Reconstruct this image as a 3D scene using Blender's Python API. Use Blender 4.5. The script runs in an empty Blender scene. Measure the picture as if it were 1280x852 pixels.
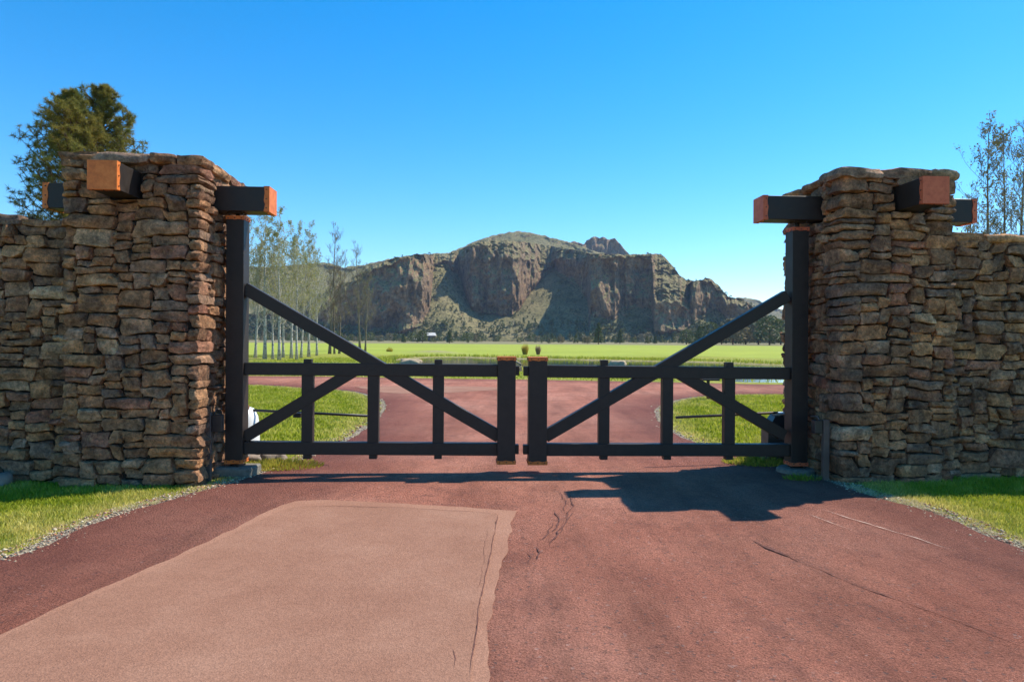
import bpy, math, random
import numpy as np
from mathutils import Vector, Matrix, noise as mn
random.seed(7); rng = np.random.default_rng(7)
sc = bpy.context.scene; COL = sc.collection
R = math.radians

# ---------------------------------------------------------------- camera
F = 853.0; EYE = 1.6; ROLL = R(0.35); HOR = 424.3
cr, sr = math.cos(ROLL), math.sin(ROLL)
cam_d = bpy.data.cameras.new('camera'); cam = bpy.data.objects.new('camera', cam_d); COL.objects.link(cam)
cam_d.sensor_width = 36; cam_d.lens = F/1280*36; cam_d.shift_y = (HOR-426)/1280
cam_d.clip_start = 0.05; cam_d.clip_end = 9000
cam.matrix_world = Matrix(((cr, -sr, 0, 0), (0, 0, -1, 0), (sr, cr, 0, EYE), (0, 0, 0, 1)))
sc.camera = cam

# ---------------------------------------------------------------- sky, sun, exposure
SUN = Vector((2.30, 1.20, 3.17)).normalized()
world = bpy.data.worlds.new('World'); sc.world = world; world.use_nodes = True
wn = world.node_tree.nodes; wl = world.node_tree.links; wn.clear()
sky = wn.new('ShaderNodeTexSky'); sky.sky_type = 'NISHITA'; sky.sun_disc = False
sky.sun_elevation = math.asin(SUN.z); sky.sun_rotation = math.atan2(SUN.x, SUN.y)
sky.altitude = 900; sky.air_density = 1.0; sky.dust_density = 0.25; sky.ozone_density = 3.0
hs = wn.new('ShaderNodeHueSaturation'); hs.inputs['Saturation'].default_value = 1.44; hs.inputs['Hue'].default_value = 0.495; hs.inputs['Value'].default_value = 1.08
bg = wn.new('ShaderNodeBackground'); bg.inputs['Strength'].default_value = 0.15
wo = wn.new('ShaderNodeOutputWorld')
wl.new(sky.outputs[0], hs.inputs['Color']); wl.new(hs.outputs[0], bg.inputs['Color']); wl.new(bg.outputs[0], wo.inputs['Surface'])
sun_d = bpy.data.lights.new('sun', 'SUN'); sun_d.energy = 4.8; sun_d.angle = R(0.5); sun_d.color = (1.0, 0.92, 0.80)
sun_o = bpy.data.objects.new('sun', sun_d); COL.objects.link(sun_o)
sun_o.rotation_mode = 'QUATERNION'; sun_o.rotation_quaternion = SUN.to_track_quat('Z', 'Y')
sc.view_settings.view_transform = 'Standard'; sc.view_settings.look = 'None'
sc.view_settings.exposure = 0.58; sc.view_settings.gamma = 1.0

# ---------------------------------------------------------------- helpers
def ray(px, py):
    dx = px-640; dy = HOR-py
    return Vector(((dx*cr-dy*sr)/F, 1.0, (dy*cr+dx*sr)/F))
def G(px, py, z=0.0):                   # where a sight line meets level z
    d = ray(px, py); t = (z-EYE)/d.z
    return (d.x*t, t)
def at(px, py, Y):                      # point at depth Y
    d = ray(px, py); return (d.x*Y, Y, EYE+d.z*Y)
YAW = R(3.0); OX, OY = 0.115, 8.15
UX, UY = math.cos(YAW), math.sin(YAW); VX, VY = math.sin(YAW), -math.cos(YAW)
def L(u, v, z=0.0): return Vector((OX+u*UX+v*VX, OY+u*UY+v*VY, z))
def gate_uz(px, py, v=0.1):             # sight line onto the gate plane
    d = ray(px, py); P = L(0, v)
    t = (P.x*VX+P.y*VY)/(d.x*VX+d.y*VY)
    x, y = d.x*t, t
    return (x-OX)*UX+(y-OY)*UY, EYE+d.z*t

def mesh(name, verts, faces, mat=None, smooth=False, attrs=None):
    me = bpy.data.meshes.new(name)
    if isinstance(verts, np.ndarray) and isinstance(faces, np.ndarray):
        n, k = faces.shape
        me.vertices.add(len(verts)); me.vertices.foreach_set('co', verts.astype(np.float32).ravel())
        me.loops.add(n*k); me.loops.foreach_set('vertex_index', faces.astype(np.int32).ravel())
        me.polygons.add(n); me.polygons.foreach_set('loop_start', np.arange(0, n*k, k, dtype=np.int32))
        me.update(calc_edges=True)
    else:
        me.from_pydata([tuple(v) for v in verts], [], [tuple(f) for f in faces])
    if smooth: me.polygons.foreach_set('use_smooth', np.ones(len(me.polygons), dtype=bool))
    for k, a in (attrs or {}).items():
        a = np.asarray(a, dtype=np.float32)
        at_ = me.attributes.new(k, 'FLOAT' if a.ndim == 1 else 'FLOAT_VECTOR', 'POINT')
        at_.data.foreach_set('value' if a.ndim == 1 else 'vector', a.ravel())
    if mat: me.materials.append(mat)
    me.update()
    return me
def obj(name, me, parent=None, **tags):
    o = bpy.data.objects.new(name, me); COL.objects.link(o)
    if parent: o.parent = parent
    for k, v in tags.items(): o[k] = v
    return o
def thing(name, label, cat, loc=(0, 0, 0), rz=0.0, group=None):
    o = bpy.data.objects.new(name, None); COL.objects.link(o); o.empty_display_size = 0.2
    o.location = loc; o.rotation_euler = (0, 0, rz); o['label'] = label; o['category'] = cat
    if group: o['group'] = group
    return o
def copy_tree(o, parent=None):
    c = o.copy(); COL.objects.link(c); c.parent = parent
    for ch in list(o.children): copy_tree(ch, c)
    return c
class MB:
    def __init__(s): s.v = []; s.f = []
    def add(s, vs, fs):
        n = len(s.v); s.v += [tuple(p) for p in vs]; s.f += [tuple(i+n for i in f) for f in fs]; return s
    def box(s, x0, x1, y0, y1, z0, z1, bev=0.0):
        b = bev
        if b <= 0:
            vs = [(x, y, z) for z in (z0, z1) for y in (y0, y1) for x in (x0, x1)]
            return s.add(vs, [(0,2,3,1),(4,5,7,6),(0,1,5,4),(2,6,7,3),(0,4,6,2),(1,3,7,5)])
        xs = (x0, x1); ys = (y0, y1); zs = (z0, z1); vs = []; idx = {}
        for i in (0,1):
            for j in (0,1):
                for k in (0,1):
                    sx, sy, sz = (1-2*i)*b, (1-2*j)*b, (1-2*k)*b
                    for ax, p in enumerate(((xs[i], ys[j]+sy, zs[k]+sz), (xs[i]+sx, ys[j], zs[k]+sz), (xs[i]+sx, ys[j]+sy, zs[k]))):
                        idx[i,j,k,ax] = len(vs); vs.append(p)
        I = lambda i,j,k,a: idx[i,j,k,a]
        fs = []
        fs += [(I(0,0,0,0),I(0,0,1,0),I(0,1,1,0),I(0,1,0,0)), (I(1,0,0,0),I(1,1,0,0),I(1,1,1,0),I(1,0,1,0))]
        fs += [(I(0,0,0,1),I(1,0,0,1),I(1,0,1,1),I(0,0,1,1)), (I(0,1,0,1),I(0,1,1,1),I(1,1,1,1),I(1,1,0,1))]
        fs += [(I(0,0,0,2),I(0,1,0,2),I(1,1,0,2),I(1,0,0,2)), (I(0,0,1,2),I(1,0,1,2),I(1,1,1,2),I(0,1,1,2))]
        for i in (0,1):
            for j in (0,1):
                q = (I(i,j,0,0),I(i,j,0,1),I(i,j,1,1),I(i,j,1,0)); fs.append(q if (i+j)%2 else q[::-1])
            for k in (0,1):
                q = (I(i,0,k,0),I(i,0,k,2),I(i,1,k,2),I(i,1,k,0)); fs.append(q if (i+k)%2==0 else q[::-1])
        for j in (0,1):
            for k in (0,1):
                q = (I(0,j,k,1),I(0,j,k,2),I(1,j,k,2),I(1,j,k,1)); fs.append(q if (j+k)%2 else q[::-1])
        for i in (0,1):
            for j in (0,1):
                for k in (0,1):
                    q = (I(i,j,k,0),I(i,j,k,1),I(i,j,k,2)); fs.append(q if (i+j+k)%2==0 else q[::-1])
        return s.add(vs, fs)
    def tube(s, pts, rad, n=6, cap=True):
        base = len(s.v); P = [Vector(p) for p in pts]; m = len(P)
        for i, p in enumerate(P):
            d = (P[min(i+1, m-1)]-P[max(i-1, 0)]).normalized()
            a = Vector((0, 0, 1)) if abs(d.z) < 0.9 else Vector((1, 0, 0))
            x = d.cross(a).normalized(); y = d.cross(x); r = rad[i] if hasattr(rad, '__len__') else rad
            for k in range(n):
                t = 2*math.pi*k/n; q = p+x*(r*math.cos(t))+y*(r*math.sin(t)); s.v.append((q.x, q.y, q.z))
        for i in range(m-1):
            for k in range(n):
                a_ = base+i*n+k; b_ = base+i*n+(k+1) % n
                s.f.append((a_, b_, b_+n, a_+n))
        if cap:
            s.f.append(tuple(base+k for k in range(n))[::-1]); s.f.append(tuple(base+(m-1)*n+k for k in range(n)))
        return s
    def xf(s, M):
        s.v = [tuple(M @ Vector(p)) for p in s.v]; return s
    def mk(s, name, mat, parent=None, smooth=False, **tags):
        me = mesh(name, s.v, s.f, mat, smooth)
        return obj(name, me, parent, **tags)

# vectorised gradient noise
_perm = rng.permutation(256); _perm = np.concatenate([_perm, _perm, _perm])
_gr = rng.normal(size=(256, 3)); _gr /= np.linalg.norm(_gr, axis=1)[:, None]
def pn(x, y, z=0.0):
    x, y, z = np.broadcast_arrays(np.asarray(x, float), np.asarray(y, float), np.asarray(z, float))
    xi = np.floor(x).astype(int); yi = np.floor(y).astype(int); zi = np.floor(z).astype(int)
    xf, yf, zf = x-xi, y-yi, z-zi
    f = lambda t: t*t*t*(t*(t*6-15)+10)
    u, v, w = f(xf), f(yf), f(zf); out = 0
    for i in (0, 1):
        for j in (0, 1):
            for k in (0, 1):
                h = _perm[(_perm[(_perm[(xi+i) & 255]+yi+j) & 255]+zi+k) & 255]
                g = _gr[h]
                d = g[..., 0]*(xf-i)+g[..., 1]*(yf-j)+g[..., 2]*(zf-k)
                out = out+d*(u if i else 1-u)*(v if j else 1-v)*(w if k else 1-w)
    return out*1.6
def fbm(x, y, z=0.0, o=4, g=0.5):
    s = 0; a = 1.0; f = 1.0
    for i in range(o): s = s+a*pn(x*f+i*13.7, y*f+i*7.1, z*f); a *= g; f *= 2.03
    return s
def ridged(x, y, z=0.0, o=4):
    s = 0; a = 1.0; f = 1.0
    for i in range(o): s = s+a*(1-2*np.abs(pn(x*f+i*5.3, y*f+i*9.1, z*f))); a *= .5; f *= 2.1
    return s/1.9

# ---------------------------------------------------------------- materials
def new_mat(name, rough=0.8, spec=0.3):
    m = bpy.data.materials.new(name); m.use_nodes = True
    b = m.node_tree.nodes['Principled BSDF']; b.inputs['Roughness'].default_value = rough
    b.inputs['Specular IOR Level'].default_value = spec
    return m, m.node_tree.nodes, m.node_tree.links, b
def N(ns, t, **kw):
    n = ns.new(t)
    for k, v in kw.items(): setattr(n, k, v)
    return n
def noise_n(ns, ls, vec, scale, detail=4, rough=0.55, mapping=None):
    if mapping is not None:
        mp = ns.new('ShaderNodeMapping'); mp.inputs['Scale'].default_value = mapping; ls.new(vec, mp.inputs[0]); vec = mp.outputs[0]
    n = ns.new('ShaderNodeTexNoise'); n.inputs['Scale'].default_value = scale; n.inputs['Detail'].default_value = detail
    n.inputs['Roughness'].default_value = rough; ls.new(vec, n.inputs['Vector']); return n.outputs['Fac']
def ramp(ns, ls, fac, stops, interp='LINEAR'):
    r = ns.new('ShaderNodeValToRGB'); r.color_ramp.interpolation = interp; e = r.color_ramp.elements
    while len(e) < len(stops): e.new(0.5)
    for i, (p, c) in enumerate(stops):
        e[i].position = p; e[i].color = (c[0], c[1], c[2], 1) if hasattr(c, '__len__') else (c, c, c, 1)
    ls.new(fac, r.inputs[0]); return r.outputs[0]
def mix(ns, ls, fac, a, b, mode='MIX'):
    m = ns.new('ShaderNodeMix'); m.data_type = 'RGBA'; m.blend_type = mode
    for sock, val in ((m.inputs['Factor'], fac), (m.inputs['A'], a), (m.inputs['B'], b)):
        if hasattr(val, 'is_output'): ls.new(val, sock)
        else: sock.default_value = val if not hasattr(val, '__len__') else (*val, 1)
    return m.outputs['Result']
def bump(ns, ls, b, h, strength=0.5, dist=0.01, prev=None):
    n = ns.new('ShaderNodeBump'); n.inputs['Strength'].default_value = strength; n.inputs['Distance'].default_value = dist
    ls.new(h, n.inputs['Height'])
    if prev is not None: ls.new(prev, n.inputs['Normal'])
    ls.new(n.outputs[0], b.inputs['Normal']); return n.outputs[0]
def pos(ns): return ns.new('ShaderNodeNewGeometry').outputs['Position']
def attr(ns, name): 
    a = ns.new('ShaderNodeAttribute'); a.attribute_name = name; return a

def m_stone():
    m, ns, ls, b = new_mat('basalt_fieldstone', 0.88, 0.25); p = pos(ns)
    a = attr(ns, 'rnd')
    base = ramp(ns, ls, a.outputs['Fac'], [(0, (.30,.160,.095)), (.12, (.68,.335,.15)), (.25, (.44,.225,.12)), (.38, (.80,.43,.205)), (.5, (.54,.280,.15)),
                                           (.60, (.52,.225,.14)), (.66, (.70,.370,.19)), (.80, (.50,.315,.21)), (.90, (.36,.205,.13)), (1, (.82,.52,.30))])
    n1 = noise_n(ns, ls, p, 5.5, 6, .65); c1 = ramp(ns, ls, n1, [(.30, .30), (.5, .95), (.70, 1.7)])
    col = mix(ns, ls, 1.0, base, c1, 'MULTIPLY')
    n2 = noise_n(ns, ls, p, 2.3, 4, .6); col = mix(ns, ls, ramp(ns, ls, n2, [(.5, 0.0), (.64, .6)]), col, (.15, .10, .075))
    n3 = noise_n(ns, ls, p, 16, 5, .7); col = mix(ns, ls, ramp(ns, ls, n3, [(.54, 0.0), (.68, .65)]), col, (.62, .38, .20))
    v = ns.new('ShaderNodeTexVoronoi'); v.inputs['Scale'].default_value = 55; ls.new(p, v.inputs['Vector'])
    pits = ramp(ns, ls, v.outputs['Distance'], [(.0, 0.0), (.28, 1.0)])
    n5 = noise_n(ns, ls, p, 7, 2); pm = mix(ns, ls, ramp(ns, ls, n5, [(.45, 0.0), (.6, 1.0)]), (1, 1, 1), pits)
    col = mix(ns, ls, .6, col, mix(ns, ls, 1.0, col, pm, 'MULTIPLY'))
    n4 = noise_n(ns, ls, p, 26, 8, .78); col = mix(ns, ls, 1.0, col, ramp(ns, ls, n4, [(.34, .42), (.5, 1.0), (.66, 1.55)]), 'MULTIPLY')
    ls.new(col, b.inputs['Base Color'])
    b1 = bump(ns, ls, b, n4, 1.0, .10); bump(ns, ls, b, pm, .8, .02, b1)
    return m
def m_flat(name, c, rough=.8, spec=.3, metal=0.0, nscale=None, namp=.25, bumpd=None):
    m, ns, ls, b = new_mat(name, rough, spec); b.inputs['Metallic'].default_value = metal
    if nscale:
        n = noise_n(ns, ls, pos(ns), nscale, 5, .6)
        col = mix(ns, ls, 1.0, c, ramp(ns, ls, n, [(.3, 1-namp), (.7, 1+namp)]), 'MULTIPLY'); ls.new(col, b.inputs['Base Color'])
        if bumpd: bump(ns, ls, b, n, .6, bumpd)
    else: b.inputs['Base Color'].default_value = (*c, 1)
    return m
def m_steel():
    m, ns, ls, b = new_mat('black_painted_steel', .52, .32); p = pos(ns)
    n = noise_n(ns, ls, p, 9, 5, .65)
    ls.new(mix(ns, ls, ramp(ns, ls, n, [(.35, 0.0), (.75, 1.0)]), (.020, .015, .0125), (.036, .026, .020)), b.inputs['Base Color'])
    ls.new(ramp(ns, ls, n, [(.3, .42), (.7, .58)]), b.inputs['Roughness'])
    bump(ns, ls, b, noise_n(ns, ls, p, 60, 3), .08, .004)
    return m
def m_rust(c0=(.45,.10,.018), c1=(.66,.17,.030), c2=(.76,.23,.05)):
    m, ns, ls, b = new_mat('orange_weathering_steel', .55, .35); p = pos(ns)
    n = noise_n(ns, ls, p, 14, 6, .65)
    ls.new(ramp(ns, ls, n, [(.25, c0), (.5, c1), (.75, c2)]), b.inputs['Base Color'])
    bump(ns, ls, b, noise_n(ns, ls, p, 90, 3), .15, .003)
    return m
def m_asphalt():
    m, ns, ls, b = new_mat('red_cinder_asphalt', .9, .2); p = pos(ns)
    big = noise_n(ns, ls, p, .42, 4, .6); mid = noise_n(ns, ls, p, 3.0, 6, .75, (1, .3, 1)); fine = noise_n(ns, ls, p, 110, 4, .85)
    w = ns.new('ShaderNodeTexVoronoi'); w.inputs['Scale'].default_value = 60; ls.new(p, w.inputs['Vector'])
    col = ramp(ns, ls, big, [(.3, (.34,.118,.073)), (.5, (.44,.175,.112)), (.72, (.54,.25,.17))])
    col = mix(ns, ls, 1.0, col, ramp(ns, ls, mid, [(.25, .62), (.5, 1.0), (.8, 1.25)]), 'MULTIPLY')
    lane = noise_n(ns, ls, p, 1.1, 5, .6, (1.0, .10, 1)); col = mix(ns, ls, 1.0, col, ramp(ns, ls, lane, [(.3, .72), (.5, 1.0), (.7, 1.22)]), 'MULTIPLY')
    stain = noise_n(ns, ls, p, 1.9, 6, .7); col = mix(ns, ls, ramp(ns, ls, stain, [(.54, 0.0), (.68, .5)]), col, (.20, .085, .066))
    blot = noise_n(ns, ls, p, 14, 5, .7); col = mix(ns, ls, ramp(ns, ls, blot, [(.56, 0.0), (.70, .6)]), col, (.15, .07, .055)); col = mix(ns, ls, ramp(ns, ls, blot, [(.28, .35), (.42, 0.0)]), col, (.55, .27, .19))
    col = mix(ns, ls, 1.0, col, ramp(ns, ls, fine, [(.36, .45), (.5, 1.0), (.64, 1.5)]), 'MULTIPLY')
    g = ramp(ns, ls, w.outputs['Color'], [(.84, 0.0), (.90, .6)]); col = mix(ns, ls, g, col, (.12, .09, .085))
    g2 = ramp(ns, ls, w.outputs['Color'], [(.06, .6), (.1, 0.0)]); col = mix(ns, ls, g2, col, (.52, .33, .27))
    # polished wheel tracks and the darker loose edge, by where the cars run
    a = attr(ns, 'edge'); col = mix(ns, ls, ramp(ns, ls, a.outputs['Fac'], [(.0, .72), (.4, .50), (1.0, 0.0)]), col, (.15, .045, .035))
    ls.new(col, b.inputs['Base Color'])
    b1 = bump(ns, ls, b, fine, 1.0, .022); b2 = bump(ns, ls, b, w.outputs['Distance'], .8, .02, b1); bump(ns, ls, b, mid, .25, .02, b2)
    return m
def m_patch(k=1.0, nm='smooth_pink_asphalt_patch'):
    m, ns, ls, b = new_mat(nm, .85, .2); p = pos(ns)
    big = noise_n(ns, ls, p, 1.1, 7, .7); fine = noise_n(ns, ls, p, 60, 5, .8)
    w = ns.new('ShaderNodeTexVoronoi'); w.inputs['Scale'].default_value = 95; ls.new(p, w.inputs['Vector'])
    col = ramp(ns, ls, big, [(.3, (.255*k,.122*k,.075*k)), (.5, (.295*k,.148*k,.093*k)), (.72, (.34*k,.182*k,.118*k))])
    col = mix(ns, ls, 1.0, col, ramp(ns, ls, fine, [(.37, .78), (.5, 1.0), (.63, 1.2)]), 'MULTIPLY')
    pit = ramp(ns, ls, w.outputs['Distance'], [(.02, .55), (.2, 0.0)]); col = mix(ns, ls, pit, col, (.16, .08, .06))
    ls.new(col, b.inputs['Base Color'])
    b1 = bump(ns, ls, b, fine, .7, .008); bump(ns, ls, b, w.outputs['Distance'], .4, .006, b1)
    return m
def m_gravel():
    m, ns, ls, b = new_mat('grey_gravel', .92, .2); p = pos(ns)
    w = ns.new('ShaderNodeTexVoronoi'); w.inputs['Scale'].default_value = 45; ls.new(p, w.inputs['Vector'])
    c = ramp(ns, ls, w.outputs['Color'], [(.0, (.10,.075,.06)), (.35, (.2,.16,.125)), (.7, (.32,.27,.21)), (1, (.5,.45,.36))])
    n = noise_n(ns, ls, p, 2.0, 4); c = mix(ns, ls, ramp(ns, ls, n, [(.4, 0.0), (.7, .5)]), c, (.30, .25, .12))
    ls.new(c, b.inputs['Base Color']); bump(ns, ls, b, w.outputs['Distance'], .9, .02)
    return m
def m_ground():
    m, ns, ls, b = new_mat('meadow_ground', .95, .15); p = pos(ns)
    sep = ns.new('ShaderNodeSeparateXYZ'); ls.new(p, sep.inputs[0])
    n1 = noise_n(ns, ls, p, .35, 5, .6); n2 = noise_n(ns, ls, p, 6, 5, .75); n3 = noise_n(ns, ls, p, .02, 3, .5, (1, 3, 1))
    near = ramp(ns, ls, n1, [(.3, (.17,.19,.024)), (.5, (.235,.25,.03)), (.7, (.31,.28,.06))])
    near = mix(ns, ls, 1.0, near, ramp(ns, ls, n2, [(.3, .65), (.7, 1.35)]), 'MULTIPLY')
    far = ramp(ns, ls, n3, [(.3, (.26,.31,.040)), (.7, (.33,.37,.048))])
    far = mix(ns, ls, 1.0, far, ramp(ns, ls, n1, [(.3, .9), (.7, 1.08)]), 'MULTIPLY')
    f = ns.new('ShaderNodeMapRange'); f.inputs[1].default_value = 62; f.inputs[2].default_value = 72; ls.new(sep.outputs['Y'], f.inputs[0])
    col = mix(ns, ls, f.outputs[0], near, far)
    a = attr(ns, 'bank'); col = mix(ns, ls, a.outputs['Fac'], col, ramp(ns, ls, n2, [(.3, (.12,.10,.04)), (.5, (.30,.25,.13)), (.7, (.45,.38,.24))]))
    f2 = ns.new('ShaderNodeMapRange'); f2.inputs[1].default_value = 225; f2.inputs[2].default_value = 245; ls.new(sep.outputs['Y'], f2.inputs[0])
    col = mix(ns, ls, f2.outputs[0], col, ramp(ns, ls, n1, [(.3, (.26,.21,.12)), (.7, (.17,.17,.07))]))
    ls.new(col, b.inputs['Base Color']); bump(ns, ls, b, n2, .7, .05)
    return m
def m_blades():
    m, ns, ls, b = new_mat('grass_blades', .75, .25)
    a = attr(ns, 'tint'); ls.new(a.outputs['Color'], b.inputs['Base Color'])
    a.attribute_type = 'GEOMETRY'; ls.new(a.outputs['Vector'], b.inputs['Base Color'])
    b.inputs['Subsurface Weight'].default_value = 0.0
    tr = ns.new('ShaderNodeBsdfTranslucent'); ls.new(a.outputs['Vector'], tr.inputs['Color'])
    mx = ns.new('ShaderNodeMixShader'); mx.inputs[0].default_value = .4
    out = ns['Material Output']; ls.new(b.outputs[0], mx.inputs[1]); ls.new(tr.outputs[0], mx.inputs[2]); ls.new(mx.outputs[0], out.inputs['Surface'])
    return m
def m_leaf(name, c0, c1, transl=.35, scale=1.2):
    m, ns, ls, b = new_mat(name, .7, .2)
    oi = ns.new('ShaderNodeTexCoord').outputs['Object']
    n = noise_n(ns, ls, oi, scale, 3, .7); col = ramp(ns, ls, n, [(.3, c0), (.7, c1)]); ls.new(col, b.inputs['Base Color'])
    tr = ns.new('ShaderNodeBsdfTranslucent'); ls.new(col, tr.inputs['Color'])
    mx = ns.new('ShaderNodeMixShader'); mx.inputs[0].default_value = transl
    ls.new(b.outputs[0], mx.inputs[1]); ls.new(tr.outputs[0], mx.inputs[2]); ls.new(mx.outputs[0], ns['Material Output'].inputs['Surface'])
    return m
def m_birchbark():
    m, ns, ls, b = new_mat('pale_aspen_bark', .8, .2); oi = ns.new('ShaderNodeTexCoord').outputs['Object']
    n = noise_n(ns, ls, oi, 3.0, 5, .75, (1.5, 1.5, 3)); ls.new(ramp(ns, ls, n, [(.38, (.06,.05,.042)), (.47, (.42,.38,.32)), (.8, (.66,.61,.53))]), b.inputs['Base Color'])
    return m
def m_mountain(bare=0.0, name='rimrock_hill', scrub=(.062, .068, .035)):
    m, ns, ls, b = new_mat(name, .95, .1); p = pos(ns)
    g = ns.new('ShaderNodeNewGeometry'); sep = ns.new('ShaderNodeSeparateXYZ'); ls.new(g.outputs['True Normal'], sep.inputs[0])
    n1 = noise_n(ns, ls, p, .035, 6, .65); n2 = noise_n(ns, ls, p, .3, 6, .75); st = noise_n(ns, ls, p, .09, 5, .65, (1.6, 1.6, .22))
    ly = noise_n(ns, ls, p, .05, 4, .6, (.25, .25, 2.2))
    rock = ramp(ns, ls, st, [(.3, (.10,.070,.048)), (.44, (.26,.170,.100)), (.58, (.40,.265,.155)), (.72, (.58,.40,.24))])
    rock = mix(ns, ls, .6, rock, ramp(ns, ls, ly, [(.35, (.19,.14,.095)), (.55, (.33,.22,.13)), (.7, (.44,.25,.13))]))
    rock = mix(ns, ls, 1.0, rock, ramp(ns, ls, n2, [(.35, .4), (.65, 1.4)]), 'MULTIPLY')
    soil = ramp(ns, ls, n1, [(.3, (.19,.175,.075)), (.55, (.31,.265,.125)), (.75, (.43,.35,.19))])
    v = ns.new('ShaderNodeTexVoronoi'); v.inputs['Scale'].default_value = .38; ls.new(p, v.inputs['Vector'])
    soil = mix(ns, ls, ramp(ns, ls, v.outputs['Distance'], [(.16, .9), (.42, 0.0)]), soil, scrub)
    soil = mix(ns, ls, 1.0, soil, ramp(ns, ls, n2, [(.3, .7), (.7, 1.2)]), 'MULTIPLY')
    nn = ns.new('ShaderNodeMath'); nn.operation = 'MULTIPLY_ADD'; ls.new(n1, nn.inputs[0]); nn.inputs[1].default_value = .35; ls.new(sep.outputs['Z'], nn.inputs[2])
    fac = ramp(ns, ls, nn.outputs[0], [(.60-bare, 0.0), (.74-bare, 1.0)])
    ls.new(mix(ns, ls, fac, rock, soil), b.inputs['Base Color'])
    bump(ns, ls, b, n2, 1.0, 4.0)
    return m
def m_water():
    m, ns, ls, b = new_mat('pond_water', .04, .5); b.inputs['Base Color'].default_value = (.012, .022, .02, 1)
    b.inputs['IOR'].default_value = 1.33
    n = noise_n(ns, ls, pos(ns), 1.6, 4, .6, (1, 2.5, 1)); bump(ns, ls, b, n, .10, .03)
    return m
STONE = m_stone(); CORE = m_flat('dark_joint_earth', (.03, .022, .016), .95, .1, nscale=12)
STEEL = m_steel(); RUST = m_rust(); RUST2 = m_rust((.40,.075,.028), (.56,.125,.05), (.64,.17,.07)); BOLT = m_flat('dark_bolt_steel', (.03, .018, .014), .5, .4)
ASPH = m_asphalt(); PATCH = m_patch(); SEAL = m_patch(1.12, 'rough_patch_seal_band'); GRAV = m_gravel(); GROUND = m_ground(); BLADE = m_blades()
CONC = m_flat('grey_concrete', (.17, .155, .125), .9, .2, nscale=18, namp=.3, bumpd=.01)
TAR = m_flat('dark_crack_filler', (.14, .062, .048), .9, .15, nscale=40, namp=.4)
PALE = m_flat('pale_grit', (.50, .38, .30), .95, .1, nscale=30, namp=.3)
PINEB = m_flat('pine_bark', (.10, .06, .04), .9, .1, nscale=10, namp=.4)
NEEDLE = m_leaf('pine_needles', (.07, .12, .030), (.34, .25, .045), .35, .35)
BARK = m_birchbark(); BROWNB = m_flat('grey_brown_twig_bark', (.17, .135, .10), .9, .1, nscale=6)
LEAF = m_leaf('young_aspen_leaves', (.27, .28, .08), (.42, .37, .16), .45)
LEAF2 = m_leaf('grey_green_leaves', (.17, .17, .07), (.26, .23, .11), .3)
WILLOW = m_leaf('yellow_willow_twigs', (.45, .30, .05), (.60, .42, .08), .3)
JUN = m_leaf('juniper_foliage', (.07, .10, .035), (.17, .17, .065), .2, .25)
JUN2 = m_leaf('tan_cottonwood_twigs', (.15, .135, .07), (.23, .19, .11), .3, .25)
ROCKM = m_flat('boulder_rock', (.24, .19, .15), .9, .2, nscale=6, namp=.4, bumpd=.02)
SAND = m_flat('sandstone_rock', (.40, .31, .20), .9, .2, nscale=5, namp=.25, bumpd=.02)
WHITEP = m_flat('white_plastic', (.72, .74, .72), .35, .4)
TIN = m_flat('pale_tin_roof', (.50, .48, .43), .6, .2, nscale=.6)
BLACKP = m_flat('black_plastic', (.02, .021, .022), .4, .4)
BROWNM = m_flat('brown_grey_painted_metal', (.10, .075, .062), .5, .35, nscale=8)
WATER = m_water()

# ---------------------------------------------------------------- outlines on the ground
def smooth(pts, n=6, closed=True):
    P = [Vector((p[0], p[1])) for p in pts]; out = []; m = len(P)
    for i in range(m if closed else m-1):
        g = lambda k: P[k % m] if closed else P[max(0, min(m-1, k))]
        p0, p1, p2, p3 = g(i-1), g(i), g(i+1), g(i+2)
        k = max(2, min(14, int((p2-p1).length*n)))
        for j in range(k):
            t = j/k
            q = .5*((2*p1)+(p2-p0)*t+(2*p0-5*p1+4*p2-p3)*t*t+(3*p1-p0-3*p2+p3)*t**3)
            out.append((q.x, q.y))
    return np.array(out)
def inside(P, poly):
    x, y = P[:, 0], P[:, 1]; r = np.zeros(len(P), bool); n = len(poly); j = n-1
    for i in range(n):
        xi, yi = poly[i]; xj, yj = poly[j]
        c = ((yi > y) != (yj > y)) & (x < (xj-xi)*(y-yi)/(yj-yi+1e-12)+xi); r ^= c; j = i
    return r
def dist(P, poly):
    d = np.full(len(P), 3.0); n = len(poly)
    lo = P.min(0)-3; hi = P.max(0)+3
    for i in range(n):
        a = poly[i]; b = poly[(i+1) % n]
        if max(a[0], b[0]) < lo[0] or min(a[0], b[0]) > hi[0] or max(a[1], b[1]) < lo[1] or min(a[1], b[1]) > hi[1]: continue
        ab = b-a; l = max(ab@ab, 1e-12)
        t = np.clip(((P-a)@ab)/l, 0, 1); q = a+t[:, None]*ab; d = np.minimum(d, np.hypot(*(P-q).T))
    return d
road_px_left = [(0, 702), (130, 652), (250, 616), (310, 598), (345, 587), (392, 572), (432, 553), (470, 527), (483, 508), (474, 498), (440, 489), (380, 485), (310, 481)]
road_px_far = [(310, 470), (420, 471), (520, 473), (640, 474.5), (760, 476.5), (870, 478.8), (985, 481)]
road_px_right = [(985, 493), (900, 494), (850, 499), (822, 509), (819, 520), (832, 535), (858, 550), (905, 564), (960, 577), (1010, 596), (1085, 620), (1180, 648), (1280, 688)]
gl = [G(*p) for p in road_px_left]; gf = [G(*p) for p in road_px_far]; gr = [G(*p) for p in road_px_right]
x0, y0 = gl[-1]; xa, ya = gf[0]; xb, yb = gf[-1]; xc, yc = gr[0]
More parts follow.
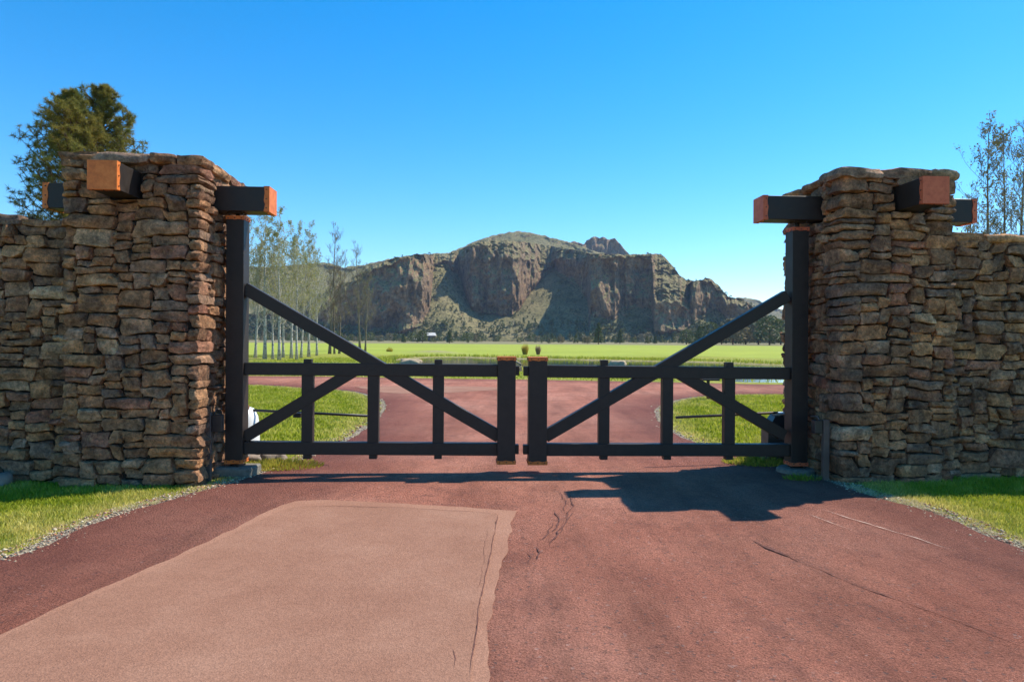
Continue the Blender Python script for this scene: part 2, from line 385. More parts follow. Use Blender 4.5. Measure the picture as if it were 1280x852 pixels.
ROADP = [(-9.5, -6), (-6.2, 1.0), (-4.6, 3.6)]+gl+[(x0-6, y0+.6), (x0-16, y0+2.5), (x0-40, y0+10), (xa-40, ya+12), (xa-16, ya+2.4), (xa-6, ya+.5)]+gf+[(xb+6, yb+.2), (xb+16, yb-1), (xb+45, yb-6), (xc+45, yc-8), (xc+16, yc-1.6), (xc+6, yc-.3)]+gr+[(4.6, 3.6), (6.0, 1.0), (9, -6)]
ROAD = smooth(ROADP)
ang = pn(ROAD[:, 0]*2.3, ROAD[:, 1]*2.3, .5)*.05
def offset(poly, d):
    t = np.roll(poly, -1, 0)-np.roll(poly, 1, 0); t /= np.linalg.norm(t, axis=1)[:, None]+1e-9
    nrm = np.stack([t[:, 1], -t[:, 0]], 1)
    area = np.sum(poly[:, 0]*np.roll(poly[:, 1], -1)-np.roll(poly[:, 0], -1)*poly[:, 1])
    if area < 0: nrm = -nrm
    return poly+nrm*(np.asarray(d)[:, None] if hasattr(d, '__len__') else d)
ROAD = offset(ROAD, ang)
MARGIN = offset(ROAD, .10+.07*pn(ROAD[:, 0]*1.3, ROAD[:, 1]*1.3, 3.3)+.06*pn(ROAD[:, 0]*6, ROAD[:, 1]*6, 8.3))
pond_px = [(492, 455), (505, 449), (560, 446.5), (640, 448.5), (700, 449.5), (800, 451.5), (900, 453.5), (985, 457)]
pond_px2 = [(985, 479), (900, 476.5), (850, 471), (760, 466), (640, 464.5), (560, 463), (510, 462)]
gp = [G(x, y, -.09) for x, y in pond_px]; gq = [G(x, y, -.09) for x, y in pond_px2]
POND = smooth(gp+[(gp[-1][0]+14, gp[-1][1]-3), (gp[-1][0]+24, 34), (gq[0][0]+18, gq[0][1]-1), (gq[0][0]+8, gq[0][1]-.5)]+gq)
POND = offset(POND, .25*pn(POND[:, 0]*.8, POND[:, 1]*.8, 1.1))

# ---------------------------------------------------------------- ground sheet
def axis(lo, hi, step, out_lo, out_hi, g=1.22):
    a = list(np.arange(lo, hi+.001, step)); s = step
    while a[-1] < out_hi: s *= g; a.append(a[-1]+s)
    s = step
    while a[0] > out_lo: s *= g; a.insert(0, a[0]-s)
    return np.array(a)
xs = axis(-34, 46, .55, -4000, 4000); ys = axis(24, 74, .5, -300, 5000)
XX, YY = np.meshgrid(xs, ys); P = np.stack([XX.ravel(), YY.ravel()], 1)
d = dist(P, POND); ins = inside(P, POND); sd = np.where(ins, -d, d)
t = np.clip((1.1-sd)/1.1, 0, 1); t = t*t*(3-2*t); Z = np.where(sd > 0, -.10*t, -.10-np.clip(-sd, 0, 1.2)*.5)
sm = np.clip((P[:, 1]-30)/20, 0, 1)*np.clip(sd/2, 0, 1)
Z = Z+np.clip(pn(P[:, 0]*.09, P[:, 1]*.09, 4.)*.30*sm*np.exp(-np.clip(P[:, 1]-60, 0, 999)/60), -.1, .4)
# sandy spit on the far bank
q = np.array(G(545, 441.5)); Z += .38*np.exp(-((P[:, 0]-q[0])/3.2)**2-((P[:, 1]-q[1])/4.0)**2)*(sd > 0)*np.clip(sd, 0, 1)
bank = np.clip(1.3-np.abs(sd-.2)/1.0, 0, 1)*np.where(P[:, 1] > 45, 1.0, .35)*np.clip(.75+pn(P[:, 0]*.7, P[:, 1]*.7, 2.)*.9, 0, 1)
bank = np.clip(bank+1.0*np.exp(-((P[:, 0]-q[0])/2.6)**2-((P[:, 1]-q[1])/3.0)**2)*(sd > 0), 0, 1)
nx, ny = len(xs), len(ys); I = np.arange(nx*ny).reshape(ny, nx)
Fq = np.stack([I[:-1, :-1].ravel(), I[:-1, 1:].ravel(), I[1:, 1:].ravel(), I[1:, :-1].ravel()], 1)
obj('ground', mesh('ground', np.stack([P[:, 0], P[:, 1], Z], 1), Fq, GROUND, True, {'bank': bank}), kind='structure')
wp = offset(POND, .9)
obj('pond_water', mesh('pond_water', [(x, y, -.09) for x, y in wp], [tuple(range(len(wp)))], WATER), kind='structure')

# roads: grid cells clipped by the outline so the sheet carries an edge attribute
def sheet(name, poly, z, mat, step, **tags):
    import bmesh
    bm = bmesh.new(); vs = [bm.verts.new((x, y, z)) for x, y in poly]; f = bm.faces.new(vs)
    bmesh.ops.triangulate(bm, faces=[f])
    x0_, y0_ = poly.min(0); x1_, y1_ = poly.max(0)
    y = -2.0
    cuts = []
    for k in range(60):
        c = -3+k*step*(1+.0*k); cuts.append(c)
    for c in cuts:
        if y0_ < c < 32: bmesh.ops.bisect_plane(bm, geom=bm.verts[:]+bm.edges[:]+bm.faces[:], plane_co=(0, c, 0), plane_no=(0, 1, 0))
    for k in range(-24, 25):
        c = k*step
        bmesh.ops.bisect_plane(bm, geom=bm.verts[:]+bm.edges[:]+bm.faces[:], plane_co=(c, 0, 0), plane_no=(1, 0, 0))
    me = bpy.data.meshes.new(name); bm.to_mesh(me); bm.free(); me.materials.append(mat)
    co = np.zeros(len(me.vertices)*3); me.vertices.foreach_get('co', co); co = co.reshape(-1, 3)
    a = np.clip(dist(co[:, :2], poly)/1.7, 0, 1); at_ = me.attributes.new('edge', 'FLOAT', 'POINT'); at_.data.foreach_set('value', a.astype(np.float32))
    return obj(name, me, **tags)
sheet('gravel_verge', MARGIN, .008, GRAV, 2.0, kind='structure')
road = sheet('driveway', ROAD, .016, ASPH, .5, kind='structure')
pp = [(-60, 900), (-30, 815), (0, 797), (60, 768), (130, 737), (200, 707), (262, 678), (318, 650), (345, 636), (368, 628), (420, 627), (500, 631), (580, 636), (645, 641), (640, 655), (634, 690), (622, 730), (614, 770), (606, 810), (612, 850), (600, 900)]
def jag(poly, amp, seed, f=4): return offset(poly, amp*fbm(poly[:, 0]*f, poly[:, 1]*f, seed, 3))
pg = np.array([G(*p) for p in pp]); 
def dens(poly, step=.06):
    out = []
    for i in range(len(poly)):
        a = poly[i]; b = poly[(i+1) % len(poly)]; k = max(1, int(np.hypot(*(b-a))/step))
        for j in range(k): out.append(a+(b-a)*j/k)
    return np.array(out)
PP = jag(dens(pg), .022, 2.2, 4)
obj('patch_seal_band', mesh('patch_seal_band', [(x, y, .020) for x, y in PP], [tuple(range(len(PP)))], SEAL), road)
pin = [(-70, 900), (-35, 822), (0, 803), (60, 774), (130, 743), (200, 713), (262, 684), (318, 656), (352, 641), (372, 635), (420, 634), (500, 637), (580, 641), (622, 645), (618, 670), (610, 710), (602, 750), (594, 800), (588, 850), (584, 900)]
PI = jag(dens(np.array([G(*p) for p in pin])), .012, 3.1, 5)
obj('repair_patch', mesh('repair_patch', [(x, y, .0245) for x, y in PI], [tuple(range(len(PI)))], PATCH), road)
p2 = np.array([G(*p) for p in [(442, 483.5), (520, 483), (600, 483.5), (640, 487), (560, 491.5), (500, 492.5), (470, 490.5)]])
P2 = jag(dens(p2, .2), .12, 5.2, 1)
obj('repair_patch', mesh('repair_patch', [(x, y, .021) for x, y in P2], [tuple(range(len(P2)))], PATCH), road)
def crack(px, w, mat, z, name='crack', seed=0, amp=.02):
    pts = dens(np.array([G(*p) for p in px]+[G(*px[-1])]), .035); pts = pts[:-1]
    n = len(pts); half = n
    pts = pts[:n]
    t = np.gradient(pts, axis=0); t /= np.linalg.norm(t, axis=1)[:, None]+1e-9; nr = np.stack([t[:, 1], -t[:, 0]], 1)
    s = np.linspace(0, 1, len(pts)); off = amp*fbm(s*len(pts)*.12, seed+.3, 0, 3)
    ww = w*(.55+.6*np.abs(pn(s*len(pts)*.25, seed+4.1, 0)))*np.minimum(1, np.minimum(s, 1-s)*12+.08)
    a = pts+nr*(off+ww/2)[:, None]; b = pts+nr*(off-ww/2)[:, None]; m = len(pts)
    vs = [(x, y, z) for x, y in a]+[(x, y, z) for x, y in b]
    return obj(name, mesh(name, vs, [(i, i+1, m+i+1, m+i) for i in range(m-1)], mat), road)
def open_dens(px):
    return px
def crack2(px, w, mat, z, seed, amp=.02, name='crack'):
    P_ = np.array([G(*p) for p in px]); out = [P_[0]]
    for a, b in zip(P_[:-1], P_[1:]):
        k = max(1, int(np.hypot(*(b-a))/.035))
        for j in range(1, k+1): out.append(a+(b-a)*j/k)
    pts = np.array(out); n = len(pts)
    t = np.gradient(pts, axis=0); t /= np.linalg.norm(t, axis=1)[:, None]+1e-9; nr = np.stack([t[:, 1], -t[:, 0]], 1)
    s = np.arange(n); off = amp*fbm(s*.11, seed+.3, 0, 4)
    e = np.minimum(1, np.minimum(s, n-1-s)/6+.05)
    ww = w*np.clip(.35+1.5*np.abs(fbm(s*.2, seed+4.1, 0, 2)), .15, 2)*e
    a = pts+nr*(off+ww/2)[:, None]; b = pts+nr*(off-ww/2)[:, None]
    vs = [(x, y, z) for x, y in a]+[(x, y, z) for x, y in b]
    return obj(name, mesh(name, vs, [(i, i+1, n+i+1, n+i) for i in range(n-1)], mat), road)
crack2([(938, 676), (965, 690), (1000, 706)], .035, TAR, .024, 1)
crack2([(945, 681), (985, 697), (1004, 707)], .018, TAR, .025, 7)
crack2([(1000, 706), (1080, 737), (1160, 766), (1230, 792), (1300, 820)], .012, TAR, .024, 2)
crack2([(1030, 640), (1075, 655), (1120, 668), (1160, 680), (1190, 690)], .012, PALE, .024, 3)
crack2([(1010, 645), (1050, 660), (1075, 668)], .009, PALE, .024, 4)
for k, q in enumerate([[(700, 616), (708, 628), (703, 645)], [(712, 620), (716, 634), (708, 652)], [(694, 640), (700, 655), (690, 668)], [(690, 655), (684, 670), (676, 680)], [(716, 642), (706, 660), (700, 672)], [(668, 684), (674, 694), (668, 702)], [(662, 690), (668, 700), (660, 712)], [(705, 655), (692, 676), (684, 684)]]):
    crack2(q, .014+.004*(k % 3), TAR, .023+.0005*k, 20+k, .035)
crack2([(610, 662), (603, 720), (596, 745)], .003, TAR, .0265, 9)
crack2([(566, 815), (568, 828), (565, 842)], .012, TAR, .0265, 10)
crack2([(622, 645), (500, 637), (372, 635)], .007, TAR, .0275, 11)
crack2([(622, 645), (618, 670), (610, 710), (602, 750), (594, 800), (588, 850)], .009, TAR, .0275, 14, .010)

# ---------------------------------------------------------------- dry stone masonry
TPL = {}
def template(n):
    if n in TPL: return TPL[n]
    idx = {}; vs = []; fs = []
    def vid(p):
        k = tuple(round(c*1000) for c in p)
        if k not in idx: idx[k] = len(vs); vs.append(p)
        return idx[k]
    for ax in range(3):
        for sgn in (-1, 1):
            for i in range(n):
                for j in range(n):
                    q = []
                    for a, b in ((i, j), (i+1, j), (i+1, j+1), (i, j+1)):
                        c = [0, 0, 0]; c[ax] = sgn; c[(ax+1) % 3] = -1+2*a/n; c[(ax+2) % 3] = -1+2*b/n; q.append(vid(tuple(c)))
                    fs.append(tuple(q if sgn > 0 else q[::-1]))
    V = np.array(vs, float); L2 = np.linalg.norm(V, axis=1)[:, None]
    TPL[n] = (V, V/L2, np.array(fs)); return TPL[n]
def warp(s, z, seed):
    return .036*pn(s*1.7+seed, z*1.6, .3)+.020*pn(s*5+seed, z*6, 2.3), .034*pn(s*1.3+seed, z*1.7, 5.3)+.019*pn(s*3.6+seed, z*5, 7.7)
def stone_geo(cs, cz, w, h, d, proud, seed, n=5, rnd=.2):
    """a rough block in (s, outward, z): front at 'proud', back d behind it"""
    V, S, Fc = template(n)
    r = np.random.default_rng(int(abs(seed)*1000) % 2**31)
    q = V*(1-rnd)+S*1.22*rnd
    q[:, 2] *= 1+.16*pn(V[:, 0]*1.7+r.uniform(0, 90), V[:, 1]*1.2, np.sign(V[:, 2])*4.4); q[:, 0] *= 1+.10*pn(V[:, 2]*1.7+r.uniform(0, 90), V[:, 1]*1.2, np.sign(V[:, 0])*4.4)
    # chamfered outline: each end leans, corners are knocked off
    k1, k2, k3, k4 = r.uniform(-.10, .10, 4); k2 = r.uniform(-.22, .22)
    x = q[:, 0]*w/2*(1+k1*q[:, 2])+k2*q[:, 2]*h; z = q[:, 2]*h/2*(1+k3*q[:, 0])+k4*.4*q[:, 0]*h
    y = q[:, 1]*d/2
    fr = np.clip(V[:, 1], 0, 1)
    o = r.uniform(0, 80, 3); W = np.stack([x, y, z], 1)*1.0
    f = 6.5; a = .020
    nn = np.stack([pn(W[:, 0]*f+o[0]+k, W[:, 1]*f+o[1], W[:, 2]*f+o[2]) for k in (0, 31.7, 63.1)], 1)
    f2 = 24; n2 = np.stack([pn(W[:, 0]*f2+o[0]+k, W[:, 1]*f2+o[1], W[:, 2]*f2+o[2]) for k in (0, 31.7, 63.1)], 1)
    nn = np.sign(nn)*np.abs(nn)**.8
    ch = np.maximum(0, ridged(W[:, 0]*4+o[1], W[:, 1]*4, W[:, 2]*9+o[0], 2)-.35)*.030; W = W-np.clip(V, -1, 1)*ch[:, None]*np.array([.3, 1, .4])
    W = W+nn*np.array([a*.7, a*1.4, a*.6])+n2*np.array([.006, .017, .007])
    W[:, 1] += fr*(r.uniform(-.10, .10)*x+r.uniform(-.22, .22)*z)
    W[:, 1] += proud-d/2
    s_ = W[:, 0]+cs; z_ = W[:, 2]+cz
    return s_, W[:, 1], z_, Fc
def pack(ns_, nz, occ, r, wmin=5, wmax=13, hs_=((2, .17), (3, .36), (4, .30), (5, .11), (6, .06))):
    out = []; hv = [h for h, _ in hs_]; hp = np.array([p for _, p in hs_]); hp = hp/hp.sum()
    occ = occ.copy(); seam = set()
    for z in range(nz):
        s = 0
        while s < ns_:
            if occ[s, z]: s += 1; continue
            e = s
            while e < ns_ and not occ[e, z]: e += 1
            av = e-s
            h = int(r.choice(hv, p=hp)); w = int(r.integers(wmin, wmax+1))
            if h <= 2: w = int(w*.8)+1
            if r.random() < .12: w = int(r.integers(3, 5)); h = int(r.integers(2, 4))
            if av-w < 3: w = av if av <= wmax+2 else av//2
            if av <= wmin: w = av
            for tr_ in (0, 1, -1, 2, -2):
                if w+tr_ >= 3 and w+tr_ < av-2 and (s+w+tr_, z) not in seam: w += tr_; break
            h = min(h, nz-z)
            if nz-z-h == 1: h += 1
            hh = 1
            while hh < h and not occ[s:s+w, z+hh].any(): hh += 1
            h = hh
            occ[s:s+w, z:z+h] = True; out.append((s, z, w, h)); seam.add((s, z+h)); seam.add((s+w, z+h)); s += w
    return out
CS = .045; CZ = .036
class Masonry:
    def __init__(s, root, seed): s.root = root; s.r = np.random.default_rng(seed); s.seed = seed; s.sv = []; s.sf = []; s.sr = []; s.n = 0; s.parts = 0
    def emit(s, co, Fc, part):
        rv = s.r.random()
        if part and s.parts < 300:
            me = mesh('stone', co, Fc, STONE, True, {'rnd': np.full(len(co), rv)}); me.set_sharp_from_angle(angle=R(38)); obj('stone', me, s.root); s.parts += 1
        else:
            s.sv.append(co); s.sf.append(Fc+s.n); s.sr.append(np.full(len(co), rv)); s.n += len(co)
    def face(s, org, sd, od, length, z0, z1, occ_rects=(), ends=None, part=lambda a, z: True, quoins=None, first=None, wr=(4, 11)):
        """org (u,v) where s=0; sd, od unit directions in (u,v). returns stones at both ends for the quoins."""
        ns_ = int(round(length/CS)); nz = int(round((z1-z0)/CZ)); occ = np.zeros((ns_, nz), bool)
        cs = length/ns_; cz = (z1-z0)/nz
        for a0, a1, b0, b1 in occ_rects:
            i0 = max(0, int(math.floor(a0/cs))); i1 = int(math.ceil(a1/cs)); j0 = max(0, int(math.floor((b0-z0)/cz+.2))); j1 = int(math.ceil((b1-z0)/cz-.2)); occ[i0:i1, j0:j1] = True
        for end, items in (quoins or {}).items():
            for (j0, h, dep) in items:
                k = max(1, int(round(dep/cs)))
                if end == 0: occ[:k, j0:j0+h] = True
                else: occ[ns_-k:, j0:j0+h] = True
        q = {0: [], 1: []}
        for (a, j, w, h) in pack(ns_, nz, occ, s.r, *wr):
            W = w*cs; H = h*cz; c0 = (a+w/2)*cs; c1 = z0+(j+h/2)*cz; dep = s.r.uniform(.20, .27)
            if a == 0: dep = min(.5, max(dep, s.r.uniform(.24, .5))); q[0].append((j, h, dep))
            if a+w >= ns_: dep = min(.5, max(dep, s.r.uniform(.24, .5))); q[1].append((j, h, dep))
            sc_, oc, zc, Fc = stone_geo(c0, c1, W-.010, H-.010, dep, s.r.uniform(-.026, .034), s.r.random()*9999+1, 7, s.r.uniform(.17, .33))
            ws, wz = warp(sc_, zc, s.seed*1.7); sc_ = sc_+ws*np.clip(np.minimum(sc_, length-sc_)*4, 0, 1); zc = zc+wz
            # keep feet in the ground
            U = org[0]+sd[0]*sc_+od[0]*oc; Vv = org[1]+sd[1]*sc_+od[1]*oc
            co = np.stack([OX+U*UX+Vv*VX, OY+U*UY+Vv*VY, zc], 1)
            flip = (sd[0]*od[1]-sd[1]*od[0])*(UX*VY-UY*VX) < 0
            s.emit(co, Fc[:, ::-1] if flip else Fc, part(c0, c1))
        return q
    def cap(s, u0, u1, v0, v1, z, part=lambda u: True, th=(.08, .13), over=.03):
        u = u0-over
        while u < u1+over-.08:
            w = min(s.r.uniform(.26, .62), u1+over-u); 
            if u1+over-u-w < .15: w = u1+over-u
            v = v0-over
            while v < v1+over-.05:
                dd = min(s.r.uniform(.28, .55), v1+over-v)
                if v1+over-v-dd < .15: dd = v1+over-v
                h = s.r.uniform(*th)
                sc_, oc, zc, Fc = stone_geo(u+w/2, z+h/2, w+.004, h, dd+.01, v+dd+s.r.uniform(-.03, .03), s.r.random()*9999, 5, s.r.uniform(.2, .35))
                co = np.stack([OX+sc_*UX+oc*VX, OY+sc_*UY+oc*VY, zc+.018*pn(sc_*2, oc*2, 3.)], 1)
                s.emit(co, Fc[:, ::-1], part(u+w/2)); v += dd
            u += w
    def close(s):
        if s.sv:
            me = mesh('stones', np.concatenate(s.sv), np.concatenate(s.sf), STONE, True, {'rnd': np.concatenate(s.sr)}); me.set_sharp_from_angle(angle=R(38)); obj('hidden_side_stones', me, s.root, kind='stuff')
def lbox(name, mat, parent, u0, u1, v0, v1, z0, z1, bev=0.0, **tags):
    M = Matrix(((UX, VX, 0, OX), (UY, VY, 0, OY), (0, 0, 1, 0), (0, 0, 0, 1)))
    mb = MB().box(u0, u1, v0, v1, z0, z1, bev); mb.xf(M); mb.f = [f[::-1] for f in mb.f]
    return mb.mk(name, mat, parent, **tags)
LM = Matrix(((UX, VX, 0, OX), (UY, VY, 0, OY), (0, 0, 1, 0), (0, 0, 0, 1)))

# rust caps: a plate over the end and a flange along the box whose inner edge is torch-cut in waves
bolt_me = MB()
for k in range(6): pass
bolt_me.tube([(0, 0, -.004), (0, 0, .006)], .0075, 6); BOLTM = mesh('bolt', bolt_me.v, bolt_me.f, BOLT)
def rust_cap(parent, center, axis_, half, flange=.045, seed=1, sides=(0, 1, 2, 3), nb=3):
    """center: (u,v,z) of the box's end; axis_: outward unit (u,v,z); half: half width of the square box"""
    ax = Vector(axis_)
    if abs(ax.z) > .5: e1 = Vector((1, 0, 0)); e2 = Vector((0, 1, 0))
    else: e1 = Vector((ax.y, -ax.x, 0)) if True else None; e2 = Vector((0, 0, 1))
    if ax.cross(e1).dot(e2) < 0: e1 = -e1
    C_ = Vector(center); t = .006; h1 = half+t; vs = []; fs = []; n = 16
    mb = MB()
    # plate
    P8 = [C_+ax*k+e1*(a*h1)+e2*(b*h1) for k in (0.001, .012) for a, b in ((-1, -1), (1, -1), (1, 1), (-1, 1))]
    mb.add(P8, [(0, 3, 2, 1), (4, 5, 6, 7), (0, 1, 5, 4), (1, 2, 6, 5), (2, 3, 7, 6), (3, 0, 4, 7)])
    dirs = [(e1, e2), (e2, -e1), (-e1, -e2), (-e2, e1)]
    bl = []
    for si in sides:
        nd, td = dirs[si]
        rr = np.random.default_rng(seed*10+si)
        top = []
        for k in range(n+1):
            s = -1+2*k/n; L_ = flange*(1+.14*math.cos((k/n)*math.pi*4+rr.uniform(-.2, .2))) + rr.uniform(-.003, .003)
            top.append((s, L_))
        for k in range(n):
            s0, l0 = top[k]; s1, l1 = top[k+1]
            q = [C_+nd*half+td*(s0*h1), C_+nd*half+td*(s1*h1), C_+nd*half+td*(s1*h1)-ax*l1, C_+nd*half+td*(s0*h1)-ax*l0]
            o_ = [p+nd*t for p in q]
            mb.add(q+o_, [(4, 5, 6, 7), (3, 2, 6, 7), (1, 2, 6, 5), (0, 3, 7, 4)])
        for k in range(nb):
            s = (-.75+1.5*k/(nb-1)); bl.append((C_+nd*(half+t)+td*(s*half)-ax*(flange*.5), nd))
    mb.xf(LM); cap = mb.mk('rust_cap', RUST2 if center[0] > 2 else RUST, parent)
    return cap, bl
def add_bolts(parent, bl):
    for p, nd in bl:
        b_ = obj('bolt', BOLTM, parent); n3 = (LM.to_3x3() @ nd); b_.location = LM @ p
        b_.rotation_mode = 'QUATERNION'; b_.rotation_quaternion = n3.to_track_quat('Z', 'Y')

HP = 3.47      # pillar body height, caps above
def pillar(side, u0, u1, v0, v1, label, xb, fb, seed):
    root = thing('stone_pillar', label, 'pillar', (0, 0, 0), 0, 'stone gate pillars')
    M_ = Masonry(root, seed)
    lbox('core', CORE, root, u0+.07, u1-.07, v0+.07, v1-.07, -.1, HP+.02)
    zx = (3.05, 3.33); zf = (3.083, 3.363)
    q = M_.face((u0, v1), (1, 0), (0, 1), u1-u0, -.09, HP, [(fb[0]-u0-.01, fb[1]-u0+.01, *zf)])
    Lr = v1-v0
    M_.cap(u0, u1, v0, v1, HP-.03)
    xo = [(v1-.20, v1+.12, *zx)]
    # +u face, s runs from front to back
    seen_plus = side < 0
    M_.face((u1, v1), (0, -1), (1, 0), Lr, -.09, HP, [(v1-.21, v1+.13, *zx)], quoins={0: q[1]}, part=lambda a, z: seen_plus)
    M_.face((u0, v1), (0, -1), (-1, 0), Lr, -.09, HP, [(v1-.21, v1+.13, *zx)], quoins={0: q[0]}, part=lambda a, z: not seen_plus)
    M_.face((u0+.1, v0), (1, 0), (0, -1), u1-u0-.2, -.09, HP, part=lambda a, z: False)
    M_.close()
    # beams
    b1 = lbox('beam', STEEL, root, xb[0], xb[1], -.09, .19, zx[0], zx[1], .004)
    for uu, s in ((xb[0], -1), (xb[1], 1)):
        c, bl = rust_cap(b1, (uu, .05, (zx[0]+zx[1])/2), (s, 0, 0), .14, seed=seed+s+2); add_bolts(b1, [b for b in bl])
    b2 = lbox('beam', STEEL, root, fb[0], fb[1], v1-.35, 1.09, zf[0], zf[1], .004)
    c, bl = rust_cap(b2, ((fb[0]+fb[1])/2, 1.09, (zf[0]+zf[1])/2), (0, 1, 0), .14, seed=seed+5); add_bolts(b2, bl)
    # pivot bracket on the underside of the long beam
    up = -3.33 if side < 0 else 3.365
    br = lbox('pivot_bracket', STEEL, root, up-.09, up+.09, -.03, .10, 3.036, 3.049)
    for du in (-.075, .075):
        b_ = obj('bolt', BOLTM, br); b_.location = LM @ Vector((up+du, .07, 3.03)); b_.scale = (1.4, 1.4, 2)
    return root
pillar(-1, -4.93, -3.50, -.85, .66, 'left stone gate pillar with an orange-ended beam pointing over lawn corner', (-5.41, -2.925), (-4.43, -4.15), 3)
pillar(1, 3.55, 4.90, -.80, .66, 'right stone gate pillar with a reddish-ended beam jutting forward', (2.865, 5.48), (4.208, 4.488), 11)

def wall(side, u0, u1, v0, v1, h, label, seed):
    root = thing('stone_wall', label, 'wall', (0, 0, 0), 0, 'dry stone walls beside the gate')
    M_ = Masonry(root, seed); lbox('core', CORE, root, u0, u1, v0+.07, v1-.07, -.1, h-.02)
    vis = (lambda a, z: u0+a > -5.95) if side < 0 else (lambda a, z: u0+a < 5.9)
    M_.face((u0, v1), (1, 0), (0, 1), u1-u0, -.09, h, part=vis)
    M_.face((u0, v0), (1, 0), (0, -1), u1-u0, -.09, h, part=lambda a, z: False)
    M_.cap(u0, u1, v0, v1, h-.02, part=lambda u: vis(u-u0, 0), th=(.07, .12), over=.01)
    M_.close(); return root
wall(-1, -9.2, -4.93, -.15, .44, 2.83, 'left dry stone wall running out of frame beside the pillar', 5)
wall(1, 4.90, 9.2, -.20, .42, 2.80, 'right dry stone wall with grey and tan stones, lower than its pillar', 8)

# ---------------------------------------------------------------- gate leaves
def strut(name, parent, a, b, w, d, v=.0, pad=0.0):
    """square bar between two (u, z) points"""
    A = Vector((a[0], a[1])); B = Vector((b[0], b[1])); l = (B-A).length; ang_ = math.atan2(B.y-A.y, B.x-A.x)
    mb = MB().box(-pad, l+pad, v-d/2, v+d/2, -w/2, w/2, .004)
    Mr = Matrix.Translation((A.x, 0, A.y)) @ Matrix.Rotation(-ang_, 4, 'Y')
    mb.xf(LM @ Mr); mb.f = [f[::-1] for f in mb.f]
    return mb.mk(name, STEEL, parent)
def leaf(side, label):
    g = gate_uz; V0 = 0.0
    root = thing('gate_leaf', label, 'gate', (0, 0, 0), 0, 'black gate leaves')
    if side < 0:
        hu = (-3.43, -3.23); mu = (g(622, 500)[0], g(644.5, 500)[0]); zt = g(293, 271)[1]; zb = g(293, 578)[1]
        mt = g(633, 447)[1]; mbz = g(633, 579)[1]
        rt = (g(306, 461), g(622, 463.4)); rb = (g(306, 560.5), g(622, 562.5)); stub = g(649.5, 463)[0]
        ub = (g(303, 359.5), g(624, 546.5)); lb = (g(303, 547), g(440, 464.5)); pk = [382, 465, 547]; tops = [449, None, 449.5]; bot = 574.5
    else:
        hu = (3.26, 3.46); mu = (g(661, 500)[0], g(684, 500)[0]); zt = g(998, 285)[1]; zb = g(998, 581)[1]
        mt = g(672, 447.5)[1]; mbz = g(672, 579.5)[1]
        rt = (g(986, 467), g(684, 464.2)); rb = (g(986, 563.5), g(684, 562.8)); stub = g(655, 464)[0]
        ub = (g(988, 369), g(682, 546.5)); lb = (g(984, 545), g(848, 465)); pk = [756, 836, 914]; tops = [450, None, 453]; bot = 575.5
    hp = lbox('hinge_post', STEEL, root, hu[0], hu[1], -.10, .10, zb, zt, .004)
    hc = ((hu[0]+hu[1])/2, 0)
    c, bl = rust_cap(hp, (hc[0], 0, zt), (0, 0, 1), .10, .028, seed=21+side); add_bolts(hp, bl)
    c, bl = rust_cap(hp, (hc[0], 0, zb), (0, 0, -1), .10, .028, seed=25+side); add_bolts(hp, bl)
    MB().tube([LM @ Vector((hc[0], 0, zt)), LM @ Vector((hc[0], 0, 3.04))], .026, 12).mk('pivot_pin', STEEL, hp, True)
    MB().tube([LM @ Vector((hc[0], 0, .13)), LM @ Vector((hc[0], 0, zb))], .03, 12).mk('pivot_pin', STEEL, hp, True)
    mp = lbox('meeting_post', STEEL, root, mu[0], mu[1], -.105, .105, mbz, mt, .004)
    mc = (mu[0]+mu[1])/2; hw = (mu[1]-mu[0])/2
    c, bl = rust_cap(mp, (mc, 0, mt), (0, 0, 1), max(hw, .105), .030, seed=31+side); add_bolts(mp, bl)
    c, bl = rust_cap(mp, (mc, 0, mbz), (0, 0, -1), max(hw, .105), .030, seed=35+side); add_bolts(mp, bl)
    w = .145
    e = hu[1] if side < 0 else hu[0]; f = mu[0] if side < 0 else mu[1]
    strut('top_rail', root, (e, rt[0][1]), (f, rt[1][1]), w, .12); strut('bottom_rail', root, (e, rb[0][1]), (f, rb[1][1]), w, .12)
    f2 = mu[1] if side < 0 else mu[0]
    strut('rail_stub', root, (f2, rt[1][1]), (stub, rt[1][1]), .11, .10); strut('rail_stub', root, (f2, rb[1][1]), (stub, rb[1][1]), .11, .10)
    strut('upper_brace', root, ub[0], ub[1], w-.004, .11); strut('lower_brace', root, lb[0], lb[1], .135, .105)
    for px, tp in zip(pk, tops):
        uc, zb_ = g(px, bot); 
        zr = rt[1][1]+(rt[0][1]-rt[1][1])*(uc-rt[1][0])/(rt[0][0]-rt[1][0])
        zq = rb[1][1]+(rb[0][1]-rb[1][1])*(uc-rb[1][0])/(rb[0][0]-rb[1][0])
        mbk = MB().box(uc-.065, uc+.065, -.05, .05, zq+w/2-.002, zr-w/2+.002, .003).box(uc-.045, uc+.045, -.045, .045, zb_, zq-w/2+.002, .003)
        if tp: mbk.box(uc-.045, uc+.045, -.045, .045, zr+w/2-.002, g(px, tp)[1], .003)
        mbk.xf(LM); mbk.f = [q[::-1] for q in mbk.f]; mbk.mk('picket', STEEL, root)
    return root
leaf(-1, 'left black steel gate leaf with diagonal braces, hung on left pillar')
leaf(1, 'right black steel gate leaf with diagonal braces, hung on right pillar')

